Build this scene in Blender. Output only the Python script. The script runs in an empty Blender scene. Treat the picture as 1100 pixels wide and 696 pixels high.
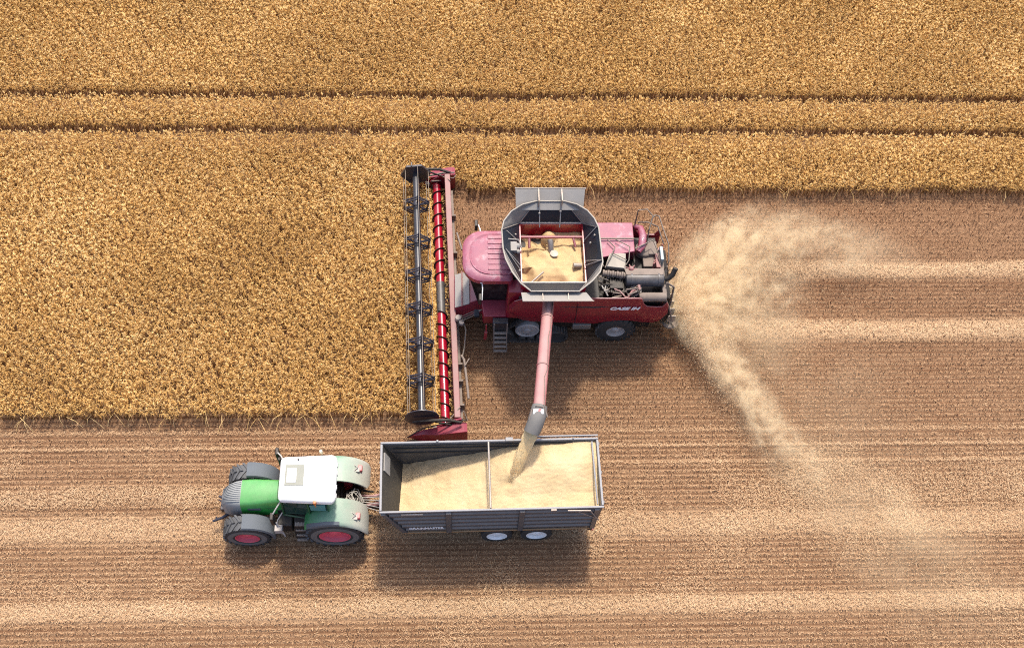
import bpy, math, random
import numpy as np
from mathutils import Vector, Matrix

# ------------------------------------------------------------------ camera, sky, sun
scn = bpy.context.scene
col = scn.collection
R = math.radians
cam = bpy.data.objects.new('camera', bpy.data.cameras.new('camera'))
col.objects.link(cam)
cam.location = (0, 0, 38)
cam.matrix_world = (Matrix.Translation((0, 0, 38)) @ Matrix.Rotation(R(-5.5), 4, 'Z')
                    @ Matrix.Rotation(R(30), 4, 'X') @ Matrix.Rotation(R(4.6), 4, 'Z'))
cam.data.sensor_width = 36
cam.data.lens = 36 * 1200 / 1100
cam.data.clip_end = 3000
cam.data.clip_start = 0.5
scn.camera = cam

SUN_EL, SUN_AZ = 64, 11
w = bpy.data.worlds.new('World'); scn.world = w; w.use_nodes = True
wn = w.node_tree.nodes; bg = wn['Background']
sky = wn.new('ShaderNodeTexSky'); sky.sky_type = 'NISHITA'; sky.sun_disc = False
sky.sun_elevation = R(SUN_EL); sky.sun_rotation = R(SUN_AZ)
sky.dust_density = 3.0; sky.air_density = 0.7; sky.ozone_density = 0.6
w.node_tree.links.new(sky.outputs[0], bg.inputs[0]); bg.inputs[1].default_value = 0.15
sl = bpy.data.lights.new('sun', 'SUN'); sl.energy = 2.1; sl.angle = R(5.0); sl.color = (1, .935, .82)
so = bpy.data.objects.new('sun', sl); col.objects.link(so)
sd = Vector((math.sin(R(SUN_AZ)) * math.cos(R(SUN_EL)), math.cos(R(SUN_AZ)) * math.cos(R(SUN_EL)), math.sin(R(SUN_EL))))
so.rotation_euler = sd.to_track_quat('Z', 'Y').to_euler(); so.location = (0, 0, 60)
scn.view_settings.view_transform = 'Standard'; scn.view_settings.look = 'None'
scn.view_settings.exposure = 1.12; scn.view_settings.gamma = 1
scn.cycles.volume_bounces = 3
scn.cycles.transparent_max_bounces = 12
scn.cycles.max_bounces = 8
scn.cycles.use_denoising = False; scn.cycles.use_adaptive_sampling = False
scn.cycles.pixel_filter_type = 'BLACKMAN_HARRIS'; scn.cycles.filter_width = 1.05

random.seed(4); rng = np.random.default_rng(7)

# ------------------------------------------------------------------ materials
def srgb(r, g, b):
    f = lambda c: (c / 12.92 if c <= .04045 else ((c + .055) / 1.055) ** 2.4)
    return (f(r / 255), f(g / 255), f(b / 255), 1)
def N(nt, t, **k):
    n = nt.nodes.new(t)
    for a, v in k.items(): setattr(n, a, v)
    return n
def math_node(nt, op, a, b=None, clamp=False):
    n = N(nt, 'ShaderNodeMath', operation=op, use_clamp=clamp)
    for i, v in enumerate((a, b)):
        if v is None: continue
        if isinstance(v, (int, float)): n.inputs[i].default_value = v
        else: nt.links.new(v, n.inputs[i])
    return n.outputs[0]
def mixc(nt, fac, a, b, mode='MIX'):
    n = N(nt, 'ShaderNodeMix', data_type='RGBA', blend_type=mode)
    for i, v in ((0, fac), (6, a), (7, b)):
        if isinstance(v, (int, float)): n.inputs[i].default_value = v
        elif isinstance(v, tuple): n.inputs[i].default_value = v
        else: nt.links.new(v, n.inputs[i])
    return n.outputs[2]
def noise(nt, scale, detail=4, vec=None, rough=.55, coord='Object'):
    n = N(nt, 'ShaderNodeTexNoise'); n.inputs['Scale'].default_value = scale
    n.inputs['Detail'].default_value = detail; n.inputs['Roughness'].default_value = rough
    if vec is None:
        tc = N(nt, 'ShaderNodeTexCoord'); vec = tc.outputs[coord]
    nt.links.new(vec, n.inputs['Vector'])
    return n.outputs[0]
def rampf(nt, v, lo, hi, a=0., b=1.):
    n = N(nt, 'ShaderNodeMapRange'); n.clamp = True
    n.inputs[1].default_value = lo; n.inputs[2].default_value = hi
    n.inputs[3].default_value = a; n.inputs[4].default_value = b
    nt.links.new(v, n.inputs[0]); return n.outputs[0]
DUST = (.43, .33, .235, 1)
def mat(name, c, rough=.5, metal=0., dust=.3, dustc=DUST, var=.12, grime=0.25, vs=3.0, bump=0., coat=0., spec=.5, glare=None):
    """painted / rubber / steel surface: slight tone variation, grime patches, field dust lying on faces that look up"""
    m = bpy.data.materials.new(name); m.use_nodes = True; nt = m.node_tree
    p = nt.nodes['Principled BSDF']
    n1 = noise(nt, vs, 5); n2 = noise(nt, vs * 6, 4, rough=.65)
    base = mixc(nt, rampf(nt, n1, .3, .7), tuple(x * (1 - var) for x in c[:3]) + (1,), tuple(min(1, x * (1 + var)) for x in c[:3]) + (1,))
    base = mixc(nt, rampf(nt, n2, .5, .72, 0, grime), base, tuple(x * .55 for x in dustc[:3]) + (1,))
    if dust > 0:
        g = N(nt, 'ShaderNodeNewGeometry'); s = N(nt, 'ShaderNodeSeparateXYZ'); nt.links.new(g.outputs['Normal'], s.inputs[0])
        up = rampf(nt, s.outputs[2], .25, .95)
        n3 = noise(nt, 1.7, 6, rough=.7)
        f = math_node(nt, 'MULTIPLY', up, rampf(nt, n3, .28, .72, dust * .55, min(1, dust * 1.35)))
        base = mixc(nt, f, base, dustc)
        r = math_node(nt, 'ADD', math_node(nt, 'MULTIPLY', f, .5), rough, True)
        nt.links.new(r, p.inputs['Roughness'])
    else: p.inputs['Roughness'].default_value = rough
    if glare:     # pale glare painted into the base colour as noise patches
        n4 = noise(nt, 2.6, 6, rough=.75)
        base = mixc(nt, rampf(nt, n4, .52, .70, 0, .5), base, glare)
    nt.links.new(base, p.inputs['Base Color']); p.inputs['Specular IOR Level'].default_value = spec
    p.inputs['Metallic'].default_value = metal
    p.inputs['Coat Weight'].default_value = coat
    if bump:
        b = N(nt, 'ShaderNodeBump'); b.inputs['Strength'].default_value = bump; b.inputs['Distance'].default_value = .02
        nt.links.new(n2, b.inputs['Height']); nt.links.new(b.outputs[0], p.inputs['Normal'])
    return m
M = {}
M['red'] = mat('red_paint', (.22, .006, .018, 1), .38, dust=.28, dustc=(.34, .09, .13, 1), coat=.2)
M['red_auger'] = mat('auger_red', (.28, .002, .016, 1), .3, dust=0, grime=.1, coat=.4)
M['trough'] = mat('worn_trough', (.075, .006, .010, 1), .5, dust=.08, grime=.4, var=.4)
M['red_clean'] = mat('red_paint_bright', (.19, .002, .018, 1), .35, dust=.05, dustc=(.3, .1, .1, 1), grime=.15, coat=.15)
M['red_dusty'] = mat('red_paint_dusted', (.32, .03, .055, 1), .4, dust=.8, dustc=(.33, .18, .18, 1), vs=2, coat=.1)
M['red_roof'] = mat('red_roof_dust_and_glare', (.30, .025, .05, 1), .3, dust=.72, dustc=(.27, .11, .15, 1), vs=3.5, coat=.4, var=.25, glare=(.50, .38, .40, 1))  # dusted red, with patches of white glare painted into the colour
M['beam'] = mat('dusted_beam', (.32, .07, .07, 1), .5, dust=.95, dustc=(.31, .22, .195, 1), vs=1)
M['tube'] = mat('auger_tube_paint', (.38, .12, .12, 1), .45, dust=.95, dustc=(.38, .26, .235, 1), vs=1.2)
M['black'] = mat('black_parts', (.012, .012, .013, 1), .5, dust=.08, spec=.3)
M['dark'] = mat('dark_machinery', (.010, .009, .009, 1), .5, spec=.25, dust=.05, var=.4)
M['steel'] = mat('bare_steel', (.30, .29, .28, 1), .42, metal=.6, dust=.45)
M['bluesteel'] = mat('reel_tube_steel', (.016, .020, .030, 1), .3, metal=.1, dust=.04)
M['grey'] = mat('grey_panel', (.24, .23, .215, 1), .6, dust=.7, dustc=(.31, .28, .245, 1), vs=1.5, var=.2)
M['canvas'] = mat('grey_canvas', (.22, .20, .175, 1), .75, dust=.8, dustc=(.42, .375, .31, 1), vs=1.2, bump=.35, var=.35)
M['charcoal'] = mat('charcoal_panel', (.014, .020, .030, 1), .5, spec=.25, dust=.04, dustc=(.2, .18, .15, 1))
M['beige'] = mat('dust_caked_metal', (.15, .12, .10, 1), .7, dust=.6, dustc=(.26, .205, .165, 1), var=.4)
M['silencer'] = mat('silencer_steel', (.035, .042, .055, 1), .4, metal=.1, dust=.14, var=.5)
M['rail'] = mat('rail_black', (.04, .037, .037, 1), .45, dust=.35)
M['tyre'] = mat('tyre_rubber', (.042, .039, .037, 1), .8, dust=.6, dustc=(.17, .15, .13, 1), vs=4, spec=.25)
M['sidewall'] = mat('dusty_sidewall', (.13, .125, .12, 1), .85, dust=.2, grime=.3, spec=.2)
M['tyre_grey'] = mat('tractor_tyre', (.035, .035, .036, 1), .75, spec=.25, dust=.6, dustc=(.18, .18, .18, 1), vs=4, grime=.45)
M['rimgrey'] = mat('grey_rim', (.36, .36, .36, 1), .5, dust=.4, metal=.2)
M['rimwhite'] = mat('white_rim', (.78, .78, .77, 1), .5, dust=.1, grime=.2)
M['rimpink'] = mat('red_rim', (.62, .08, .12, 1), .5, dust=.3, dustc=(.5, .2, .22, 1), grime=.12)
M['green'] = mat('green_paint', (.03, .28, .045, 1), .33, dust=.38, dustc=(.24, .38, .18, 1), grime=.2, coat=.3, vs=5, var=.15)
M['darkgreen'] = mat('dark_green_paint', (.015, .09, .03, 1), .4, dust=.2, grime=.2)
M['noseg'] = mat('grille_grey', (.22, .23, .225, 1), .55, dust=.6, dustc=(.33, .33, .31, 1))
M['fendgrey'] = mat('fender_grey', (.075, .085, .095, 1), .6, dust=.5, dustc=(.15, .165, .18, 1))
M['white'] = mat('white_roof', (.78, .77, .74, 1), .4, dust=.25, dustc=(.62, .59, .52, 1), grime=.08, var=.03)
M['cream'] = mat('cream_lens', (.72, .62, .42, 1), .4, dust=.2)
M['amber'] = mat('amber_lens', (.60, .17, .03, 1), .3, dust=.3)
M['lampred'] = mat('red_lens', (.5, .05, .06, 1), .3, dust=.35, dustc=(.6, .45, .4, 1))
M['lampwhite'] = mat('lamp_lens', (.6, .6, .58, 1), .2, dust=.1)
M['trailer'] = mat('trailer_grey', (.075, .077, .083, 1), .4, dust=.8, dustc=(.27, .255, .235, 1), vs=2)
M['trailer_in'] = mat('trailer_inner', (.034, .033, .031, 1), .6, dust=.15, dustc=(.20, .17, .13, 1), vs=2, spec=.3)
M['rimtop'] = mat('trailer_top_rail', (.22, .22, .23, 1), .45, dust=.45, dustc=(.33, .31, .29, 1))
M['rust'] = mat('ochre_edge', (.32, .17, .06, 1), .6, dust=.4)
M['hose'] = mat('pale_hose', (.36, .34, .31, 1), .6, dust=.5, dustc=(.5, .45, .38, 1))
M['tinebar'] = mat('tine_bar_steel', (.12, .10, .08, 1), .5, dust=.5)
M['letter'] = mat('white_lettering', (.8, .8, .8, 1), .5, dust=0, grime=0, var=.02)
M['stripe'] = mat('black_stripe', (.012, .014, .03, 1), .4, dust=.05)
M['rubber_spout'] = mat('grey_rubber', (.125, .12, .112, 1), .75, dust=.55, dustc=(.22, .205, .185, 1), bump=.2)

def glass(name, c, rough=.06, tr=.0):
    m = bpy.data.materials.new(name); m.use_nodes = True; p = m.node_tree.nodes['Principled BSDF']
    nt = m.node_tree
    b = mixc(nt, rampf(nt, noise(nt, 3, 5), .4, .75, 0, .35), c, (.16, .14, .12, 1))
    nt.links.new(b, p.inputs['Base Color'])
    p.inputs['Roughness'].default_value = rough; p.inputs['Specular IOR Level'].default_value = .4
    p.inputs['Transmission Weight'].default_value = tr
    return m
M['glass'] = glass('dark_tinted_glass', (.004, .004, .005, 1), .3)
M['gglass'] = glass('green_tinted_glass', (.012, .05, .035, 1))
M['bglass'] = glass('blue_reflecting_glass', (.10, .28, .28, 1), .1)
M['plate'] = glass('pale_plate', (.22, .29, .31, 1), .3)

def grain_mat(name, a, b, fine=90, bs=.5):
    m = bpy.data.materials.new(name); m.use_nodes = True; nt = m.node_tree; p = nt.nodes['Principled BSDF']
    n1 = noise(nt, fine, 3, rough=.7); n2 = noise(nt, 1.5, 5)
    c = mixc(nt, rampf(nt, n2, .3, .7), a, b)
    c = mixc(nt, rampf(nt, n1, .45, .75, 0, .35), c, tuple(x * .6 for x in a[:3]) + (1,))
    nt.links.new(c, p.inputs['Base Color']); p.inputs['Roughness'].default_value = .85
    p.inputs['Specular IOR Level'].default_value = .2
    bm = N(nt, 'ShaderNodeBump'); bm.inputs['Strength'].default_value = bs; bm.inputs['Distance'].default_value = .03
    nt.links.new(n1, bm.inputs['Height']); nt.links.new(bm.outputs[0], p.inputs['Normal'])
    return m
M['grain'] = grain_mat('wheat_grain', (.53, .385, .205, 1), (.61, .465, .27, 1))
M['stream'] = grain_mat('falling_grain', (.74, .53, .26, 1), (.84, .65, .37, 1), 40, .5)
M['tankgrain'] = grain_mat('tank_grain', (.50, .345, .165, 1), (.58, .42, .225, 1), 60)

def straw_mat(name, cols, rough=.75, thin=0.0):
    """vertex attribute 'tone' (0..1, one value per plant) chooses the colour"""
    m = bpy.data.materials.new(name); m.use_nodes = True; nt = m.node_tree; p = nt.nodes['Principled BSDF']
    a = N(nt, 'ShaderNodeAttribute', attribute_name='tone')
    r = N(nt, 'ShaderNodeValToRGB')
    el = r.color_ramp.elements
    el[0].position = 0; el[0].color = cols[0]
    el[1].position = 1; el[1].color = cols[-1]
    for i, c in enumerate(cols[1:-1]):
        e = el.new((i + 1) / (len(cols) - 1)); e.color = c
    nt.links.new(a.outputs['Fac'], r.inputs[0])
    nt.links.new(r.outputs[0], p.inputs['Base Color']); p.inputs['Roughness'].default_value = rough
    p.inputs['Specular IOR Level'].default_value = .25
    if thin:      # dry leaves and ears let some light through
        t = N(nt, 'ShaderNodeBsdfTranslucent'); nt.links.new(r.outputs[0], t.inputs[0])
        x = N(nt, 'ShaderNodeMixShader'); x.inputs[0].default_value = thin
        nt.links.new(p.outputs[0], x.inputs[1]); nt.links.new(t.outputs[0], x.inputs[2]); nt.links.new(x.outputs[0], nt.nodes['Material Output'].inputs[0])
    return m
M['wheat'] = straw_mat('ripe_wheat', [(.18, .078, .018, 1), (.66, .395, .125, 1), (.84, .545, .205, 1), (.93, .67, .31, 1)], thin=.2)
M['stubble'] = straw_mat('cut_stubble', [(.15, .070, .038, 1), (.39, .22, .112, 1), (.53, .335, .175, 1), (.66, .47, .275, 1)])
M['straw'] = straw_mat('loose_straw', [(.32, .165, .085, 1), (.46, .285, .15, 1), (.60, .41, .235, 1), (.74, .56, .35, 1)])

# ------------------------------------------------------------------ mesh builder
class MB:
    def __init__(s, org=(0, 0, 0), tf=None): s.v = []; s.f = []; s.o = Vector(org); s.tf = tf; s.cuts = []
    def add(s, vs, fs):
        n = len(s.v); s.cuts.append((n, len(s.f))); s.v += [Vector(v) for v in vs]; s.f += [tuple(i + n for i in f) for f in fs]; return s
    def box(s, x0, x1, y0, y1, z0, z1):
        return s.add([(x, y, z) for z in (z0, z1) for y in (y0, y1) for x in (x0, x1)],
                     [(0, 2, 3, 1), (4, 5, 7, 6), (0, 1, 5, 4), (2, 6, 7, 3), (0, 4, 6, 2), (1, 3, 7, 5)])
    def hexa(s, p):   # 8 points: bottom ring 0..3 ccw, top ring 4..7
        return s.add(p, [(3, 2, 1, 0), (4, 5, 6, 7), (0, 1, 5, 4), (1, 2, 6, 5), (2, 3, 7, 6), (3, 0, 4, 7)])
    def prism(s, pts, axis, a, b):
        """outline pts (2-D) extruded along axis from a to b"""
        def P(p, t): return {'x': (t, p[0], p[1]), 'y': (p[0], t, p[1]), 'z': (p[0], p[1], t)}[axis]
        n = len(pts)
        return s.add([P(p, a) for p in pts] + [P(p, b) for p in pts],
                     [tuple(range(n))[::-1], tuple(range(n, 2 * n))] + [(i, (i + 1) % n, n + (i + 1) % n, n + i) for i in range(n)])
    def loft(s, rings, cap=True, closed=True):
        n = len(rings[0]); vs = [p for r in rings for p in r]; fs = []
        for k in range(len(rings) - 1):
            for i in range(n if closed else n - 1):
                j = (i + 1) % n; fs.append((k * n + i, k * n + j, (k + 1) * n + j, (k + 1) * n + i))
        if cap and closed: fs += [tuple(range(n))[::-1], tuple(range((len(rings) - 1) * n, len(rings) * n))]
        return s.add(vs, fs)
    def tube(s, path, r, n=10, cap=True):
        path = [Vector(p) for p in path]; rings = []
        rr = r if isinstance(r, (list, tuple)) else [r] * len(path)
        up = None
        for i, p in enumerate(path):
            d = (path[min(i + 1, len(path) - 1)] - path[max(i - 1, 0)]).normalized()
            if up is None or abs(up.dot(d)) > .98: up = Vector((0, 0, 1)) if abs(d.z) < .9 else Vector((1, 0, 0))
            a = d.cross(up).normalized(); b = a.cross(d).normalized(); up = b
            rings.append([p + (a * math.cos(t) + b * math.sin(t)) * rr[i] for t in [2 * math.pi * k / n for k in range(n)]])
        return s.loft(rings, cap)
    def lathe(s, c, axis, prof, n=32):
        """prof = [(distance along axis, radius)...] closed surface round the axis through c"""
        rings = []
        for (t, r) in prof:
            ring = []
            for k in range(n):
                a = 2 * math.pi * k / n; u, v = r * math.cos(a), r * math.sin(a)
                ring.append({'x': (c[0] + t, c[1] + u, c[2] + v), 'y': (c[0] + u, c[1] + t, c[2] + v), 'z': (c[0] + u, c[1] + v, c[2] + t)}[axis])
            rings.append(ring)
        return s.loft(rings)
    def ball(s, c, r, n=10, sq=(1, 1, 1)):
        prof = [(-r * math.cos(math.pi * k / n) * sq[2], max(.001, r * math.sin(math.pi * k / n))) for k in range(n + 1)]
        return s.lathe(c, 'z', prof, 14)
    def split(s, name, m, parent=None, **k):
        """every shape added becomes a part of its own"""
        out = []; c = s.cuts + [(len(s.v), len(s.f))]
        for (v0, f0), (v1, f1) in zip(c[:-1], c[1:]):
            p = MB(s.o, s.tf); p.add(s.v[v0:v1], [tuple(i - v0 for i in f) for f in s.f[f0:f1]]); out.append(p.build(name, m, parent, **k))
        return out
    def build(s, name, m, parent=None, bevel=0., smooth=35, seg=2):
        me = bpy.data.meshes.new(name)
        vs = s.v
        if s.tf: vs = [s.tf(v) for v in vs]
        me.from_pydata([tuple(v - s.o) for v in vs], [], s.f); me.update()
        import bmesh
        bm = bmesh.new(); bm.from_mesh(me); bmesh.ops.recalc_face_normals(bm, faces=bm.faces); bm.to_mesh(me); bm.free()
        if smooth:
            me.shade_smooth(); me.set_sharp_from_angle(angle=R(smooth))
        o = bpy.data.objects.new(name, me); col.objects.link(o)
        me.materials.append(M[m] if isinstance(m, str) else m)
        if parent is not None: o.parent = parent
        if bevel:
            b = o.modifiers.new('bevel', 'BEVEL'); b.width = bevel; b.segments = seg; b.limit_method = 'ANGLE'; b.angle_limit = R(35)
            b.harden_normals = False
        return o
def tag(o, label=None, cat=None, group=None, kind=None):
    for k, v in (('label', label), ('category', cat), ('group', group), ('kind', kind)):
        if v: o[k] = v
    return o
def empty(name, loc, rz=0.):
    o = bpy.data.objects.new(name, None); col.objects.link(o); o.location = loc; o.rotation_euler = (0, 0, R(rz)); o.empty_display_size = .3
    return o
def text_part(name, body, size, x, y, z, m, parent, org, shear=0., depth=.006, tilt=90, xs=1.0, bold=0.):
    cu = bpy.data.curves.new(name, 'FONT'); cu.body = body; cu.size = size; cu.extrude = depth; cu.shear = shear
    cu.align_x = 'CENTER'; cu.align_y = 'CENTER'; cu.offset = bold
    t = bpy.data.objects.new(name, cu); col.objects.link(t)
    bpy.context.view_layer.update()
    me = bpy.data.meshes.new_from_object(t.evaluated_get(bpy.context.evaluated_depsgraph_get()))
    bpy.data.objects.remove(t)
    me.transform(Matrix.Translation(Vector((x, y, z)) - Vector(org)) @ Matrix.Rotation(R(tilt), 4, 'X') @ Matrix.Diagonal((xs, 1, 1, 1)))
    me.materials.clear(); me.materials.append(M[m]); me.name = name
    o = bpy.data.objects.new(name, me); col.objects.link(o); o.parent = parent
    return o

# ------------------------------------------------------------------ ground
def ground_material():
    m = bpy.data.materials.new('field_soil'); m.use_nodes = True; nt = m.node_tree; p = nt.nodes['Principled BSDF']
    tc = N(nt, 'ShaderNodeTexCoord'); vec = tc.outputs['Object']
    sp = N(nt, 'ShaderNodeSeparateXYZ'); nt.links.new(vec, sp.inputs[0])
    st = N(nt, 'ShaderNodeMapping'); st.inputs['Scale'].default_value = (.12, 1, 1); nt.links.new(vec, st.inputs[0])
    big = noise(nt, .9, 5, st.outputs[0], .6); mid = noise(nt, 4.0, 5, vec, .6); fine = noise(nt, 30, 4, vec, .75)
    c = mixc(nt, rampf(nt, big, .35, .65), (.31, .180, .094, 1), (.41, .255, .142, 1))
    c = mixc(nt, rampf(nt, mid, .35, .7, 0, .5), c, (.40, .25, .145, 1))
    c = mixc(nt, rampf(nt, fine, .42, .62, 0, .75), c, (.075, .038, .022, 1))
    c = mixc(nt, rampf(nt, fine, .56, .72, 0, .6), c, (.40, .27, .16, 1))
    # drill rows: bare soil between the rows of stubble, chopped straw inside them
    row = math_node(nt, 'SINE', math_node(nt, 'SUBTRACT', math_node(nt, 'MULTIPLY', sp.outputs[1], 2 * math.pi / .20), math.pi / 2))
    wob = noise(nt, 2.2, 4, vec)
    row = rampf(nt, math_node(nt, 'ADD', row, math_node(nt, 'MULTIPLY', math_node(nt, 'SUBTRACT', wob, .5), 1.5)), -.1, .7, 0, .68)
    north = rampf(nt, math_node(nt, 'ADD', sp.outputs[1], math_node(nt, 'MULTIPLY', big, 2.0)), 25.3, 26.3, 0, 1)
    row = math_node(nt, 'MULTIPLY', row, math_node(nt, 'SUBTRACT', 1.0, math_node(nt, 'MULTIPLY', north, .8)))
    st2 = N(nt, 'ShaderNodeMapping'); st2.inputs['Scale'].default_value = (.35, 4, 1); nt.links.new(vec, st2.inputs[0])
    row = math_node(nt, 'MULTIPLY', row, rampf(nt, noise(nt, .8, 4, st2.outputs[0], .6), .35, .65, .55, 1.0))
    # the freshly cut land is redder and barer than the strips cut before
    fresh = rampf(nt, math_node(nt, 'ADD', sp.outputs[1], math_node(nt, 'MULTIPLY', big, 2.0)), 14.5, 27, 0, .8)
    c = mixc(nt, fresh, c, mixc(nt, .5, c, (.16, .075, .038, 1)))
    wv = math_node(nt, 'ADD', sp.outputs[1], math_node(nt, 'MULTIPLY', math_node(nt, 'SUBTRACT', noise(nt, .35, 3, st.outputs[0]), .5), .5))
    carpet = None      # fine chaff carpet under the straw strips
    for (yc, hw, x0, amt) in ((24.35, .42, 8.5, .8), (21.5, .5, 8.5, .8), (13.55, .55, -99, .55), (10.65, .36, -99, .7)):
        g = rampf(nt, math_node(nt, 'ABSOLUTE', math_node(nt, 'SUBTRACT', wv, yc)), hw * .5, hw * 1.25, amt, 0)
        if x0 > 0: g = math_node(nt, 'MULTIPLY', g, rampf(nt, sp.outputs[0], x0, x0 + 2))
        carpet = g if carpet is None else math_node(nt, 'ADD', carpet, g)
    row = math_node(nt, 'MULTIPLY', row, math_node(nt, 'SUBTRACT', 1.0, carpet, True))
    c = mixc(nt, math_node(nt, 'MULTIPLY', carpet, rampf(nt, mid, .3, .6, .5, 1), True), c, (.56, .385, .23, 1))
    c = mixc(nt, row, c, (.10, .042, .02, 1))
    nt.links.new(c, p.inputs['Base Color']); p.inputs['Roughness'].default_value = .95; p.inputs['Specular IOR Level'].default_value = .1
    b = N(nt, 'ShaderNodeBump'); b.inputs['Strength'].default_value = .8; b.inputs['Distance'].default_value = .04
    nt.links.new(fine, b.inputs['Height']); nt.links.new(b.outputs[0], p.inputs['Normal'])
    return m
g = MB(); S = 900
g.add([(-S, -S, 0), (S, -S, 0), (S, S, 0), (-S, S, 0)], [(0, 1, 2, 3)])
tag(g.build('ground', ground_material(), smooth=0), kind='structure')

# ---- numpy value noise for the plants
def vnoise(x, y, sc, seed):
    r = np.random.default_rng(seed); G = r.random((256, 256))
    u = x / sc; v = y / sc; i = np.floor(u).astype(int); j = np.floor(v).astype(int); fu = u - i; fv = v - j
    fu = fu * fu * (3 - 2 * fu); fv = fv * fv * (3 - 2 * fv)
    g_ = lambda a, b: G[a % 256, b % 256]
    return (g_(i, j) * (1 - fu) + g_(i + 1, j) * fu) * (1 - fv) + (g_(i, j + 1) * (1 - fu) + g_(i + 1, j + 1) * fu) * fv
def raw_mesh(name, V, tris=None, quads=None, tone=None, m=None):
    me = bpy.data.meshes.new(name)
    V = np.ascontiguousarray(V, dtype=np.float32)
    me.vertices.add(len(V)); me.vertices.foreach_set('co', V.ravel())
    nt_ = 0 if tris is None else len(tris); nq = 0 if quads is None else len(quads)
    li = np.concatenate([a.ravel() for a in (tris, quads) if a is not None]).astype(np.int32)
    me.loops.add(len(li)); me.loops.foreach_set('vertex_index', li)
    st = np.concatenate([np.arange(nt_) * 3, nt_ * 3 + np.arange(nq) * 4]).astype(np.int32)
    me.polygons.add(nt_ + nq); me.polygons.foreach_set('loop_start', st)
    me.update(calc_edges=True)
    if tone is not None:
        a = me.attributes.new('tone', 'FLOAT', 'POINT'); a.data.foreach_set('value', tone.astype(np.float32))
    me.materials.append(M[m])
    o = bpy.data.objects.new(name, me); col.objects.link(o)
    return o

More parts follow.
